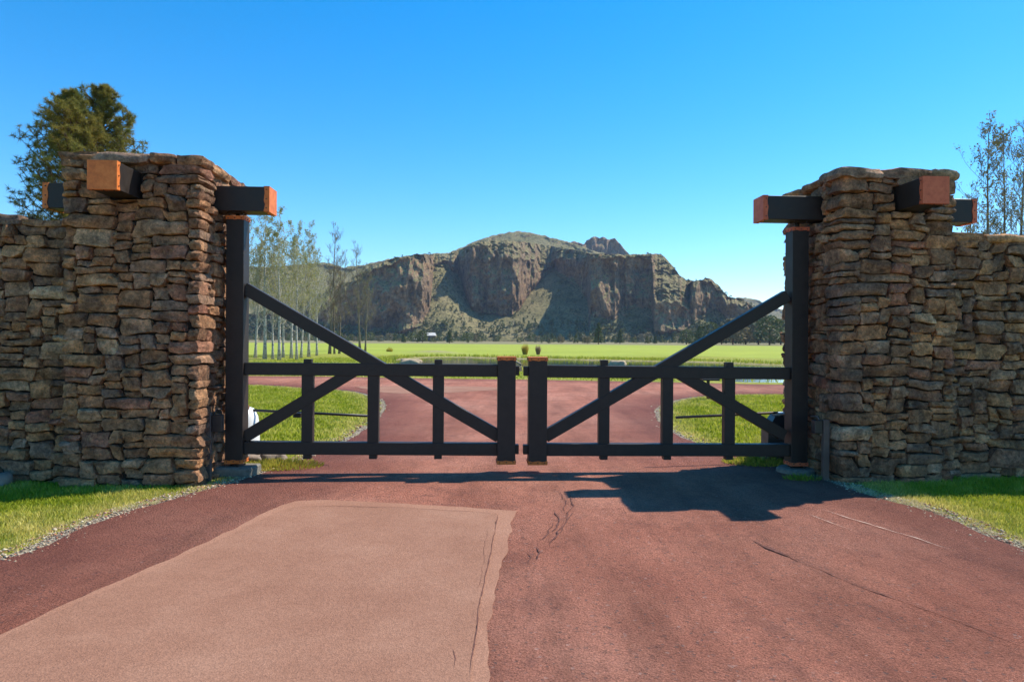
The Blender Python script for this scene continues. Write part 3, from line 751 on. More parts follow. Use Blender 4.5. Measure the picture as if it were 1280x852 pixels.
def rock_mesh(name, mat, sx, sy, sz, seed, n=6):
    V, S, Fc = template(n); co = (V*.35+S*.75)
    co = co*(1+.28*fbm(co[:, 0]*1.3+seed, co[:, 1]*1.3, co[:, 2]*1.3, 3)[:, None])
    co[:, 0] *= sx/2; co[:, 1] *= sy/2; co[:, 2] = np.maximum(co[:, 2]*sz/2, -sz*.25)+sz*.25
    return mesh(name, co, Fc, mat, True)
def single(name, me, label, cat, loc, rz=0.0, group=None, scale=None):
    o = obj(name, me); o.location = loc; o.rotation_euler = (0, 0, rz); o['label'] = label; o['category'] = cat
    if group: o['group'] = group
    if scale: o.scale = scale
    return o
# footings under the hinge posts
for u, lb, sz in ((-3.34, 'rough concrete footing under the left gate hinge post', (.50, .34, .115)), (3.36, 'round concrete footing under the right gate hinge post', (.42, .40, .07))):
    t = thing('post_footing', lb, 'footing', (0, 0, 0), 0, 'gate post footings')
    p = L(u, .02)
    if u < 0: mb = MB().box(-sz[0]/2, sz[0]/2, -sz[1]/2, sz[1]/2, -.05, sz[2], .018); mb.xf(Matrix.Translation(p) @ Matrix.Rotation(YAW-.05, 4, 'Z')); mb.mk('pad', CONC, t)
    else:
        mb = MB().tube([(p.x, p.y, -.05), (p.x, p.y, .05), (p.x, p.y, .07)], [.24, .23, .20], 20); mb.mk('pad', CONC, t)
    MB().tube([(p.x, p.y, sz[2]-.002), (p.x, p.y, .135)], [.06, .05], 12).mk('pivot_base', STEEL, t, True)
    for k in range(4):
        a = k*math.pi/2+.6; b_ = obj('bolt', BOLTM, t); b_.location = (p.x+.11*math.cos(a), p.y+.10*math.sin(a), sz[2]+.004); b_.scale = (1.7, 1.7, 2)
# steel posts with reader boxes beside the pillars
def reader(side, px, py_t, D, label):
    x, y, z = at(px, py_t, D); t = thing('sensor_post', label, 'post', (x, y, 0), YAW, 'sensor posts beside the gate')
    MB().box(-.035, .035, -.03, .03, -.05, z, .004).mk('post', BROWNM, t)
    if side < 0: MB().box(.036, .15, -.01, .07, z-.22, z-.03, .006).mk('sensor_box', BLACKP, t)
    else: MB().box(-.13, -.036, -.01, .08, z-.16, z-.01, .006).mk('sensor_box', BLACKP, t)
    c = MB().tube([(.03*-side, .02, z-.08), (.07*-side, .05, z+.03), (.09*-side, .16, z+.02)], .012, 6); c.mk('conduit', BROWNM, t, True)
reader(-1, 260.5, 515, 7.62, 'thin dark steel post with box beside the left pillar corner')
reader(1, 1032, 524, 7.85, 'thin dark steel post with box beside the right pillar corner')
# operators behind the hinge posts
x, y, z = at(309, 512, 8.9); t = thing('gate_operator', 'white domed gate operator half hidden by the left hinge post', 'gate operator', (x-.02, y, 0), 0, 'gate operators')
mb = MB(); prof = [(0, .17), (.12, .175), (.45, .17), (.58, .15), (.68, .10), (.72, .0)]
n = 20
for i in range(len(prof)-1):
    pass
vs = []; fs = []
for i, (h_, r_) in enumerate(prof):
    for k in range(n): a = 2*math.pi*k/n; vs.append((r_*math.cos(a)*1.0, r_*math.sin(a)*1.2, h_))
for i in range(len(prof)-1):
    for k in range(n): fs.append((i*n+k, i*n+(k+1) % n, (i+1)*n+(k+1) % n, (i+1)*n+k))
MB().add(vs, fs).mk('cover', WHITEP, t, True)
MB().box(-.2, .2, -.24, .24, -.04, .03, .01).mk('base_plate', CONC, t)
def arm(px0, py0, px1, py1, D0, D1, mat, t, r=.02):
    a = Vector(at(px0, py0, D0))-t.location; b = Vector(at(px1, py1, D1))-t.location
    MB().tube([a, b], r, 8).mk('drive_arm', mat, t, True)
arm(305, 512, 459, 519.5, 8.9, 8.75, BLACKP, t, .017)
p = Vector(at(372, 517.5, 8.75))-t.location; MB().box(p.x-.05, p.x+.05, p.y-.03, p.y+.03, p.z-.04, p.z+.02, .004).mk('arm_bracket', BLACKP, t)
x, y, z = at(968, 512, 9.1); t = thing('gate_operator', 'brown metal gate operator box with black cap behind right hinge post', 'gate operator', (x, y, 0), 0, 'gate operators')
MB().box(-.13, .17, -.13, .13, -.04, .42, .006).mk('housing', BROWNM, t)
mb = MB(); mb.add([(-.14, -.14, .425), (.18, -.14, .425), (.18, .14, .425), (-.14, .14, .425), (-.02, -.10, .62), (.16, -.10, .62), (.16, .10, .62), (-.02, .10, .62)],
                  [(0, 3, 2, 1), (4, 5, 6, 7), (0, 1, 5, 4), (1, 2, 6, 5), (2, 3, 7, 6), (3, 0, 4, 7)]); mb.mk('cover', BLACKP, t)
MB().box(-.05, .2, -.07, .07, .63, .655, .008).mk('arm_head', WHITEP, t)
arm(845, 521.5, 972, 515.5, 8.75, 9.05, BROWNM, t, .017)
# path light on the right lawn
x, y = G(885, 500); z = EYE
D = y; t = thing('path_light', 'small black flat-topped path light on the right lawn', 'path light', (x, y, 0))
h = at(885, 474.5, D)[2]
MB().box(-.035, .035, -.035, .035, -.05, h-.02, .004).mk('stem', BLACKP, t); MB().box(-.17, .26, -.14, .14, h-.02, h+.03, .006).mk('lamp_shade', BLACKP, t)
# small rocks at the gate feet
for i, (px, py, w, lb) in enumerate([(318, 583, .17, 'grey rock just right of the left post footing'), (334, 580, .24, 'brown rock at the lawn edge under left gate leaf'),
                                    (350, 579, .15, 'smaller rock behind the yellow ground cover at left'), (939, 578, .22, 'tan rock under the right gate leaf near its post'), (958, 579, .26, 'mossy rock under the right gate leaf beside the footing')]):
    x, y = G(px, py); y += .25
    single('rock', rock_mesh('rock', ROCKM, w*1.3, w, w*.9, 3.1*i+1), lb, 'rock', (x*(y/(y-.25)), y, -.01), i, 'rocks at the gate feet')
for px, py, Y, w, lb in ((513, 457, 38, .75, 'pale rock on the near pond bank at left'), (772, 457.5, 38, .62, 'flat sandstone rock lying in the pond near the gate middle')):
    x, y = G(px, py, -.09); single('rock', rock_mesh('rock', SAND, w*1.7, w*.8, w*.75, px*.1), lb, 'rock', (x, y, -.10), 0)
x, y = G(12, 606); 
single('rock', rock_mesh('rock', ROCKM, .55, .4, .42, 9.1), 'grey boulder leaning on the foot of the left wall', 'rock', L(-5.74, .60, -.06), .3, None, (.75, .8, .7))
x, y, z = at(637, 449, 44); single('driftwood', mesh('driftwood', *(lambda m: (m.v, m.f))(MB().tube([(-.6, 0, .05), (-.1, .1, .35), (.3, 0, .28), (.8, -.1, .02)], [.08, .1, .09, .05], 7)), SAND, True), 'pale driftwood log in the pond behind the gate gap', 'log', (x, y+2, -.10), 0)

# ---------------------------------------------------------------- grass and pebbles
def blades(name, n, region, hmin, hmax, wid, seed, lawn_bias=None, dry_d=.35, **tags):
    r = np.random.default_rng(seed); (xa_, xb_, ya_, yb_) = region
    P_ = np.stack([r.uniform(xa_, xb_, n*3), r.uniform(ya_, yb_, n*3)], 1)
    k = ~inside(P_, MARGIN); 
    U_ = (P_[:, 0]-OX)*UX+(P_[:, 1]-OY)*UY; V_ = (P_[:, 0]-OX)*VX+(P_[:, 1]-OY)*VY
    k &= ~((np.abs(U_) > 3.45) & (V_ < .66) & (V_ > -.9) & (np.abs(U_) < 5.0)) & ~((np.abs(U_) >= 4.9) & (V_ < .43) & (V_ > -.2))
    if lawn_bias is not None: k &= lawn_bias(P_)
    # thin where bare noise
    dm = dist(P_, MARGIN)
    k &= (r.random(len(P_)) < np.clip(.55+dm*3, 0, 1))
    P_ = P_[k][:n]; dm = dm[k][:n]; m = len(P_)
    pat = fbm(P_[:, 0]*1.6, P_[:, 1]*1.6, seed*1.0, 3)
    h_ = r.uniform(hmin, hmax, m)*(1+.35*pat)*np.clip(.45+dm*1.6, .4, 1); a = r.uniform(0, 2*math.pi, m); ln = r.uniform(.15, .75, m)*h_; b_ = r.uniform(0, 2*math.pi, m)
    w_ = wid*r.uniform(.6, 1.3, m)
    base = np.stack([P_[:, 0], P_[:, 1], np.zeros(m)], 1); wd = np.stack([np.cos(a), np.sin(a), np.zeros(m)], 1)*w_[:, None]/2
    ld = np.stack([np.cos(b_), np.sin(b_), np.zeros(m)], 1)
    p0 = base-wd; p1 = base+wd; mid = base+ld*(ln*.3)[:, None]; mid[:, 2] += h_*.6
    p2 = mid+wd*.8; p3 = mid-wd*.8; tip = base+ld*ln[:, None]; tip[:, 2] += h_
    vs = np.stack([p0, p1, p2, p3, tip], 1).reshape(-1, 3); i = np.arange(m)*5
    tr = np.concatenate([np.stack([i, i+1, i+2], 1), np.stack([i, i+2, i+3], 1), np.stack([i+3, i+2, i+4], 1)])
    dry = np.clip(np.exp(-dm/dry_d)*.9+pat*.38+r.normal(0, .12, m), 0, 1)[:, None]
    g0 = np.array([.25, .31, .016]); g1 = np.array([.44, .46, .035]); y1 = np.array([.78, .62, .24])
    mixg = np.clip(.5+pat*.5+r.normal(0, .2, m), 0, 1)[:, None]
    c = (g0*(1-mixg)+g1*mixg)*(1-dry)+y1*dry; c *= r.uniform(.8, 1.2, m)[:, None]
    c = np.repeat(c, 5, 0)
    return obj(name, mesh(name, vs, tr, BLADE, False, {'tint': c}), **tags)
blades('lawn_grass', 120000, (-9.2, -2.9, 3.6, 8.1), .022, .055, .008, 1, label='short green and straw lawn grass in front of the left wall', category='grass', kind='stuff')
blades('lawn_grass', 115000, (3.4, 9.4, 3.6, 8.6), .022, .058, .008, 2, label='short green lawn grass in front of the right wall', category='grass', kind='stuff')
blades('lawn_grass', 60000, (-11, -1.0, 8.6, 26), .035, .075, .022, 3, dry_d=.3, label='bright lawn grass on the left island behind the gate', category='grass', kind='stuff')
blades('lawn_grass', 60000, (2.2, 11.5, 8.6, 24), .035, .075, .022, 4, dry_d=.3, label='bright lawn grass on the right island behind the gate', category='grass', kind='stuff')
def nopond(P_): return ~inside(P_, POND)
def bankf(P_):
    return nopond(P_) & (dist(P_, POND) < 1.6) & ((P_[:, 1] > 45) | (rng.random(len(P_)) < .15))
blades('bank_reeds', 26000, (-16, 34, 26, 70), .12, .32, .05, 5, lawn_bias=bankf, dry_d=.01, label='tufts of tan and green grass along the pond bank', category='grass', kind='stuff')
blades('meadow_grass', 50000, (-34, 16, 27, 62), .05, .11, .04, 6, lawn_bias=lambda P_: nopond(P_) & ((dist(P_, POND) > 2.5) | (P_[:, 0] < -9)), dry_d=.3, label='grass beyond the crossing road under the aspens', category='grass', kind='stuff')
def tuft(name, cx, cy, n, rad, hmin, hmax, w, c0, c1, seed, label, cat='ground cover', z0=0., spread=.6, kind='stuff'):
    r = np.random.default_rng(seed); m = n
    an = r.uniform(0, 2*math.pi, m); rr = rad*np.sqrt(r.random(m)); base = np.stack([cx+rr*np.cos(an)*1.6, cy+rr*np.sin(an), np.full(m, z0)], 1)
    h_ = r.uniform(hmin, hmax, m)*(1.1-.5*rr/rad); b_ = an+r.normal(0, .6, m); a = r.uniform(0, 6.3, m)
    wd = np.stack([np.cos(a), np.sin(a), np.zeros(m)], 1)*w/2; ld = np.stack([np.cos(b_), np.sin(b_), np.zeros(m)], 1)*(h_*spread*(.3+rr/rad))[:, None]
    tip = base+ld; tip[:, 2] += h_; mid = base+ld*.4; mid[:, 2] += h_*.6
    vs = np.stack([base-wd, base+wd, mid+wd*.8, mid-wd*.8, tip], 1).reshape(-1, 3); i = np.arange(m)*5
    tr = np.concatenate([np.stack([i, i+1, i+2], 1), np.stack([i, i+2, i+3], 1), np.stack([i+3, i+2, i+4], 1)])
    t_ = r.random(m)[:, None]; c = np.repeat(np.array(c0)*(1-t_)+np.array(c1)*t_, 5, 0)
    return obj(name, mesh(name, vs, tr, BLADE, False, {'tint': c}), label=label, category=cat, **({'kind': kind} if kind else {}))
def fringe(name, n, region, seed, label):
    r = np.random.default_rng(seed); xa_, xb_, ya_, yb_ = region
    P_ = np.stack([r.uniform(xa_, xb_, n*14), r.uniform(ya_, yb_, n*14)], 1); im = inside(P_, ROAD); dm = dist(P_, MARGIN)
    k = ~im & (dm < .05+.16*fbm(P_[:, 0]*1.7, P_[:, 1]*1.7, seed*1.3, 3)) & (fbm(P_[:, 0]*7, P_[:, 1]*7, 4.4, 2) > -.25); P_ = P_[k][:n]; m = len(P_)
    h_ = r.uniform(.012, .035, m); a = r.uniform(0, 6.3, m); w_ = r.uniform(.004, .010, m); b_ = r.uniform(0, 6.3, m)
    base = np.stack([P_[:, 0], P_[:, 1], np.full(m, .006)], 1); wd = np.stack([np.cos(a), np.sin(a), 0*a], 1)*w_[:, None]/2
    tip = base+np.stack([np.cos(b_)*h_*1.4, np.sin(b_)*h_*1.4, h_], 1); vs = np.stack([base-wd, base+wd, tip], 1).reshape(-1, 3)
    c = np.array([.70, .60, .36])*r.uniform(.7, 1.15, (m, 1)); g = r.random(m) < .2; c[g] = np.array([.40, .42, .08])
    obj(name, mesh(name, vs, np.arange(m*3).reshape(-1, 3), BLADE, False, {'tint': np.repeat(c, 3, 0)}), label=label, category='dry grass', kind='stuff')
fringe('straw_fringe', 12000, (-6.2, -2.4, 4.6, 8), 1, 'pale dry clippings along the left lawn edge')
fringe('straw_fringe', 12000, (2.8, 6.2, 4.6, 8.6), 2, 'pale dry clippings along the right lawn edge')
fringe('straw_fringe', 5000, (-3.6, 4.6, 9, 22), 3, 'pale dry grass edging the lawn islands')
x, y = G(337, 588); tuft('ground_cover', x, y+.25, 1800, .36, .04, .11, .012, (.45, .36, .05), (.28, .30, .04), 1, 'yellow green ground cover beside the left footing')
x, y = G(956, 582); tuft('ground_cover', x, y+.15, 1500, .30, .04, .12, .012, (.50, .42, .06), (.20, .28, .03), 2, 'yellow green ground cover beside the right footing')
x, y = G(1003, 600); tuft('weeds', x, y, 260, .13, .03, .10, .010, (.14, .22, .02), (.26, .34, .04), 3, 'green weeds at the foot of the right hinge post')
for px, py, wv, hh, c0, c1, nm, lb in ((657, 444, .14, 1.5, (.55, .38, .06), (.45, .34, .08), 'bush', 'yellow twiggy bush on the far pond bank in the gate gap'), (674, 444, .10, 1.35, (.30, .20, .12), (.4, .3, .2), 'bush', 'brown upright bush on the far pond bank beside the yellow one'),
                                  (481, 441, .2, .8, (.62, .48, .05), (.5, .42, .08), 'bush', 'low yellow bush at the left end of the pond')):
    x, y = G(px, py); tuft(nm, x, y+3, 420, wv, hh*.6, hh, .035, c0, c1, int(px), lb, 'bush', -.05, .26, None)
# pebbles on the verges
def pebbles(name, n, region, smin, smax, seed, near=.30, label=''):
    r = np.random.default_rng(seed); xa_, xb_, ya_, yb_ = region
    P_ = np.stack([r.uniform(xa_, xb_, n*12), r.uniform(ya_, yb_, n*12)], 1)
    dr = dist(P_, ROAD); ir = inside(P_, ROAD); k = ((~ir) & (dr < near)) | (ir & (dr < .18) & (r.random(len(P_)) < .35*np.exp(-dr*10)))
    P_ = P_[k][:n]; m = len(P_); s = r.uniform(smin, smax, m)*(1+r.random(m)**4*1.4)
    V8 = np.array([(1, 0, 0), (0, 1, 0), (-1, 0, 0), (0, -1, 0), (0, 0, .75), (0, 0, -.5)]); F8 = np.array([(0, 1, 4), (1, 2, 4), (2, 3, 4), (3, 0, 4), (1, 0, 5), (2, 1, 5), (3, 2, 5), (0, 3, 5)])
    a = r.uniform(0, 6.3, m); ca, sa = np.cos(a), np.sin(a); j = V8[None]*r.uniform(.6, 1.2, (m, 6, 1))*s[:, None, None]*np.array([1.2, .9, .8])
    X_ = j[..., 0]*ca[:, None]-j[..., 1]*sa[:, None]+P_[:, 0, None]; Y_ = j[..., 0]*sa[:, None]+j[..., 1]*ca[:, None]+P_[:, 1, None]; Z_ = j[..., 2]+.012+s[:, None]*.2
    vs = np.stack([X_, Y_, Z_], -1).reshape(-1, 3); fs = (F8[None]+(np.arange(m)*6)[:, None, None]).reshape(-1, 3)
    cc = np.array([(.34, .25, .17), (.48, .38, .25), (.24, .16, .11), (.62, .52, .36), (.40, .17, .10)])[r.integers(0, 5, m)]*r.uniform(.7, 1.2, (m, 1))
    obj(name, mesh(name, vs, fs, PEB, False, {'tint': np.repeat(cc, 6, 0)}), label=label, category='gravel', kind='stuff')
PEB, ns, ls, b = new_mat('loose_gravel', .9, .2); a_ = attr(ns, 'tint'); ls.new(a_.outputs['Vector'], b.inputs['Base Color'])
pebbles('gravel', 4500, (-6, -1.5, 4.5, 10.5), .004, .010, 1, .24, 'loose grey gravel along the left edge of the driveway')
pebbles('gravel', 4500, (2, 6, 4.5, 10.5), .004, .010, 2, .24, 'loose grey gravel along the right edge of the driveway')
pebbles('gravel', 1800, (-4, 5, 10, 24), .008, .018, 3, .28, 'pale stones along the edges of the lawn islands')

# ---------------------------------------------------------------- trees
def grow_aspen(seed, H, leafy=1.0, lean=0.0, bare=False):
    r = random.Random(seed); wood = MB(); tips = []
    pts = []; n = 9; ox = r.uniform(-.1, .1); 
    for i in range(n+1):
        t = i/n; pts.append(Vector((lean*H*t+.10*math.sin(t*5+seed)*t, ox*t+.08*math.cos(t*4+seed)*t, H*t)))
    rad = [max(.012, H*.0105*(1-t/n*.97)*(1+.5*max(0, .12-t/n)*8)) for t in range(n+1)]
    wood.tube(pts, rad, 7)
    def br(p, d, l, r0, lev):
        m = 4 if lev < 2 else 3; P_ = [p]; dd = d.copy()
        for i in range(m):
            dd = (dd+Vector((r.uniform(-.18, .18), r.uniform(-.18, .18), r.uniform(.02, .22)))).normalized(); P_.append(P_[-1]+dd*(l/m))
        wood.tube(P_, [max(.007, r0*(1-i/m*.8)) for i in range(m+1)], 4 if lev < 2 else 3, False)
        if lev >= 1:
            for q in P_[1:]: tips.append(q)
        if lev < 3:
            k = {0: 5, 1: 3, 2: 2}[lev] if not bare else {0: 6, 1: 4, 2: 2}[lev]
            for j in range(k):
                i = r.randint(1, m); q = P_[i]; ax = Vector((r.uniform(-1, 1), r.uniform(-1, 1), r.uniform(-.2, .9))).normalized()
                br(q, (dd*.75+ax*.75).normalized(), l*r.uniform(.35, .6), r0*.5, lev+1)
    nb = int(14+H*.9)
    for k in range(nb):
        t = .22+.76*(k+.5)/nb; p = pts[min(n, int(t*n))].lerp(pts[min(n, int(t*n)+1)], t*n % 1)
        a = k*2.4+r.uniform(-.9, .9); up = .55+.5*t
        l = H*(.20*(1-t)**.75+.035)*r.uniform(.7, 1.3)
        br(p, Vector((math.cos(a), math.sin(a), up)).normalized(), l, H*.0026*(1.15-t), 0 if k % 3 else 0)
    lv = []; lf = []
    nleaf = int(len(tips)*.85*leafy); rr = np.random.default_rng(seed)
    T = np.array([tuple(t_) for t_ in tips]); 
    if nleaf:
        c = T[rr.integers(0, len(T), nleaf)]+rr.normal(0, .09, (nleaf, 3)); s = rr.uniform(.03, .06, nleaf)
        a = rr.normal(size=(nleaf, 3)); a /= np.linalg.norm(a, axis=1)[:, None]; b = np.cross(a, rr.normal(size=(nleaf, 3))); b /= np.linalg.norm(b, axis=1)[:, None]
        a *= s[:, None]; b *= s[:, None]
        vs = np.stack([c-a, c+b*.8, c+a, c-b*.8], 1).reshape(-1, 3); i = np.arange(nleaf)*4
        lme = mesh('crown', vs, np.stack([i, i+1, i+2, i+3], 1), LEAF)
    else: lme = None
    return wood, lme
def tree_root(name, label, loc, group=None): return thing(name, label, 'tree', loc, 0, group)
ASP = []
for sd_, H_, lf_ in ((11, 12.5, 1.0), (12, 11.0, 1.3), (13, 12.0, .8)):
    w_, l_ = grow_aspen(sd_, H_, lf_); ASP.append((mesh('trunk', w_.v, w_.f, BARK, True), l_, H_))
w_, l_ = grow_aspen(14, 12.0, .55); THIN = (mesh('trunk', w_.v, w_.f, BROWNB, True), l_, 12.0); l_.materials[0] = LEAF2
w_, l_ = grow_aspen(31, 13.0, 0.06, 0, True); BAREA = (mesh('trunk', w_.v, w_.f, BROWNB, True), l_, 13.0)
ordw = ['first', 'second', 'third', 'fourth', 'fifth', 'sixth', 'seventh', 'eighth', 'ninth', 'tenth', 'eleventh', 'twelfth']
def put_tree(var, name, label, px, py, top, rz, group, dy=0.0):
    tm, lm, H_ = var; x, y = G(px, py); y2 = y+dy; x = x*y2/y
    t = tree_root(name, label, (x, y2, -.05), group); h = at(px, top, y2)[2]; s = h/H_; t.scale = (s, s, s); t.rotation_euler = (.035*math.sin(px*1.7), .045*math.sin(px*2.9+1), rz)
    obj('trunk', tm, t)
    if lm: obj('crown', lm, t)
    return t
specs = [(302, 449, 262, 0), (319, 449.5, 292, 1), (331, 450, 252, 0), (341, 450, 310, 2), (349, 450.5, 268, 1), (354, 447.5, 300, 2), (364, 448.5, 283, 1), (371, 450, 300, 2), (376, 448, 312, 1), (386, 447, 286, 0), (396, 446, 315, 2)]
for i, (px, py, tp, v) in enumerate(specs):
    put_tree(ASP[v], 'aspen_tree', ordw[i]+' pale-trunked aspen from the left in the grove beyond the crossing road', px, py, tp, i*1.3, 'aspens beyond the crossing road')
for i, (px, py, tp) in enumerate([(412, 444.5, 283), (418, 444.5, 330), (424, 444, 318), (450, 438.5, 306), (456.5, 439.5, 333)]):
    put_tree(BAREA, 'bare_tree', ['tall bare tree with whip-like top just right of the aspen grove', 'bare tree close behind the tall whip-topped one', 'reddish-footed bare tree right of the whip-topped one', 'tall bare tree standing alone before the cliffs', 'shorter wide bare tree at the right end of the grove'][i], px, py, tp, 2.1*i+1, 'bare trees beyond the crossing road')
# trees over the right wall
for i, (px, D_, tp, v) in enumerate([(1234, 21, 157, 0), (1252, 24, 172, 2), (1276, 26, 163, 1), (1213, 23, 250, 1), (1300, 22, 175, 2)]):
    var = THIN if i != 2 else BAREA
    x = at(px, 400, D_)[0]; h = at(px, tp, D_)[2]; tm, lm, H_ = var
    t = tree_root('aspen_tree', ['tallest thin young-leaved aspen over the right wall', 'thin aspen just right of the tallest over the right wall', 'bare twiggy tree at the right picture edge', 'short leafy aspen low behind the right beam end', 'slim aspen mostly outside the right picture edge'][i], (x, D_, 0), 'trees over the right wall')
    s = h/H_; t.scale = (s, s, s); t.rotation_euler = (0, 0, i*1.1); obj('trunk', tm, t); obj('crown', lm, t) if lm else None

def grow_pine(seed, H, Rad, tuft_n=2600, tl=.21):
    r = random.Random(seed); rr = np.random.default_rng(seed); wood = MB()
    pts = [Vector((.12*math.sin(i*.9), .1*math.cos(i*.7), H*i/10)) for i in range(11)]
    wood.tube(pts, [H*.016*(1-.93*i/10) for i in range(11)], 8); C_ = []
    def prof(t, a):   # half width of the crown by height; fuller towards +x as in the photograph
        base = Rad*min(.47, (1.02-t)**.75*1.0); return base*(.62+.62*r.random())
    k = 0; nb = 130
    for k in range(nb):
        t = .22+.77*(k/nb)**.9; p = pts[0].lerp(pts[-1], t); a = k*2.399+r.uniform(-.5, .5); l = prof(t, a)
        d_ = Vector((math.cos(a), math.sin(a), .12+.5*t)).normalized(); P_ = [p]
        for i in range(5): d_ = (d_+Vector((0, 0, .07+r.uniform(-.05, .08)))).normalized(); P_.append(P_[-1]+d_*(l/5))
        wood.tube(P_, [H*.0032*(1-i/6) for i in range(6)], 5, False)
        for i in range(1, 6):
            q = P_[i]
            for j in range(4 if i > 1 else 1):
                o_ = Vector((r.gauss(0, 1), r.gauss(0, 1), r.gauss(.2, .7))).normalized()*l*.26*r.uniform(.4, 1.1)
                wood.tube([q, q+o_*.6, q+o_], [.014, .01, .006], 3, False); C_.append(q+o_); C_.append(q+o_*.65)
            if i == 5: C_.append(q)
    C_ = np.array([tuple(c) for c in C_]); m = len(C_); K = 22
    c = np.repeat(C_, K, 0)+rr.normal(0, .02, (m*K, 3)); d_ = rr.normal(size=(m*K, 3)); d_[:, 2] += .25; d_ /= np.linalg.norm(d_, axis=1)[:, None]
    tp = c+d_*(tl*rr.uniform(.6, 1.15, m*K))[:, None]; w_ = np.cross(d_, rr.normal(size=(m*K, 3))); w_ /= np.linalg.norm(w_, axis=1)[:, None]; w_ *= .009
    vs = np.stack([c-w_, c+w_, tp], 1).reshape(-1, 3)
    return wood, mesh('needles', vs, np.arange(m*K*3).reshape(-1, 3), NEEDLE)
D_ = 27.; x = at(86, 300, D_)[0]; Hp = at(86, 104, D_)[2]
w_, l_ = grow_pine(5, Hp-.3, 4.0)
t = tree_root('pine_tree', 'big ponderosa pine rising behind the left wall and pillar', (x, D_, 0)); w_.mk('trunk', PINEB, t, True); obj('crown', l_, t)
w_, l_ = grow_pine(8, at(118, 108, 29.)[2], 4.5)
t = tree_root('pine_tree', 'second pine directly behind the left pillar top', (at(124, 300, 29.)[0], 29., 0)); w_.mk('trunk', PINEB, t, True); obj('crown', l_, t)

# far trees: compact crowns of many small faces
def far_tree(seed, kind):
    rr = np.random.default_rng(seed); n = 520; u = rr.random(n)
    if kind == 'cone': z = .08+.92*u**1.15; rad = .26*(1-z)**.75+.015; rad *= 1+.35*pn(z*7, seed, rr.uniform(0, 1, n)); sz = .05
    else:
        z = .15+.85*u; rad = .42*np.sqrt(np.clip(1-((z-.5)/.52)**2, 0, 1)); sz = .055
    a = rr.uniform(0, 2*math.pi, n); f = np.sqrt(rr.uniform(.25, 1, n)); lump = 1+.3*pn(np.cos(a)*1.5+seed, np.sin(a)*1.5, z*4)
    c = np.stack([np.cos(a)*rad*f*lump, np.sin(a)*rad*f*lump, z], 1)
    A = rr.normal(size=(n, 3)); A /= np.linalg.norm(A, axis=1)[:, None]; B = np.cross(A, rr.normal(size=(n, 3))); B /= np.linalg.norm(B, axis=1)[:, None]
    s = (sz*rr.uniform(.5, 1.1, n))[:, None]; vs = np.stack([c-A*s, c+B*s, c+A*s, c-B*s], 1).reshape(-1, 3); i = np.arange(n)*4
    return vs, np.stack([i, i+1, i+2, i+3], 1)
FT = {}
for k, (kd, mt) in enumerate((('cone', JUN), ('cone', JUN), ('round', JUN), ('round', JUN2), ('round', JUN2))):
    v_, f_ = far_tree(40+k, kd); FT[k] = (mesh('crown', v_, f_, mt), v_, f_)
trk = MB().tube([(0, 0, 0), (0, 0, .5), (0, 0, .9)], [.025, .016, .006], 5); TRK = mesh('trunk', trk.v, trk.f, PINEB)
far_specs = [(748, 429, 404, 0, 'large pointed pine at the field edge below the big shadowed cliff'), (775, 429.5, 411, 1, 'narrow pine right of the large pointed field-edge pine'),
 (734, 429, 420, 3, 'low tan bush-like tree left of the large pointed pine'), (819, 430, 419, 1, 'small dark juniper alone at the field edge under the lit cliff'),
 (858, 430, 412, 2, 'round juniper at the foot of the grassy ramp'), (874, 430.5, 407, 0, 'dark pointed pine at the foot of the ramp'), (886, 430.5, 403, 2, 'tallest round pine left of the right brace'),
 (916, 431, 398, 3, 'tan leafless cottonwood just right of the right brace'), (932, 431, 396, 3, 'wide tan cottonwood left of the lone round ones'), (948, 431, 393, 4, 'tallest cottonwood seen between brace and right hinge post'),
 (962, 431, 395, 2, 'dark round tree between cottonwoods and right hinge post'), (976, 431, 399, 3, 'cottonwood touching the right hinge post'), (701, 429, 420, 3, 'small tan shrub tree at the field edge left of the shadow'),
 (562, 428, 412, 1, 'pointed juniper just right of the white-roofed barn'), (528, 427.5, 413, 2, 'round juniper between the two white roofs'), (505, 427.5, 417, 1, 'small juniper left of the barns'), (902, 431, 404, 1, 'pointed pine showing just above the right brace')]
for i, (px, py, tp, k, lb) in enumerate(far_specs):
    D_ = 262+((i*37) % 60); x = at(px, py, D_)[0]; h = at(px, tp, D_)[2]
    t = tree_root('field_edge_tree', lb, (x, D_, 0), 'trees along the far field edge'); w = 1.25 if k >= 2 else 1.0
    t.scale = (h*w, h*w, h); t.rotation_euler = (0, 0, i); obj('trunk', TRK, t); obj('crown', FT[k][0], t)
# far wood: uncountable shrubs and junipers
def scatter(name, items, mat, label):
    vs = []; fs = []; n = 0
    for (x, y, z, h, k, s, a) in items:
        _, v_, f_ = FT[k]; sel = f_[:int(len(f_)*s)]; idx = sel.ravel(); c = v_[idx]*np.array([h*1.15, h*1.15, h])*np.array([1, 1, 1])
        if s < 1: c = c.reshape(-1, 4, 3); m_ = c.mean(1, keepdims=True); c = (m_+(c-m_)*(1/math.sqrt(s))*.8).reshape(-1, 3)
        ca, sa = math.cos(a), math.sin(a); c = np.stack([c[:, 0]*ca-c[:, 1]*sa+x, c[:, 0]*sa+c[:, 1]*ca+y, c[:, 2]+z], 1)
        vs.append(c); fs.append(np.arange(len(c)).reshape(-1, 4)+n); n += len(c)
    return obj(name, mesh(name, np.concatenate(vs), np.concatenate(fs), mat), label=label, category='trees', kind='stuff')
r = random.Random(3); it1 = []; it2 = []
for i in range(230):
    px = r.uniform(250, 1050); D_ = r.uniform(285, 480); hh = r.uniform(1.8, 5.2)*(D_/330)
    if 900 < px: hh *= 1.7
    (it1 if r.random() < .6 else it2).append((at(px, 425, D_)[0], D_, 0, hh, r.choice((0, 1, 2, 2)), .35, r.uniform(0, 6)))
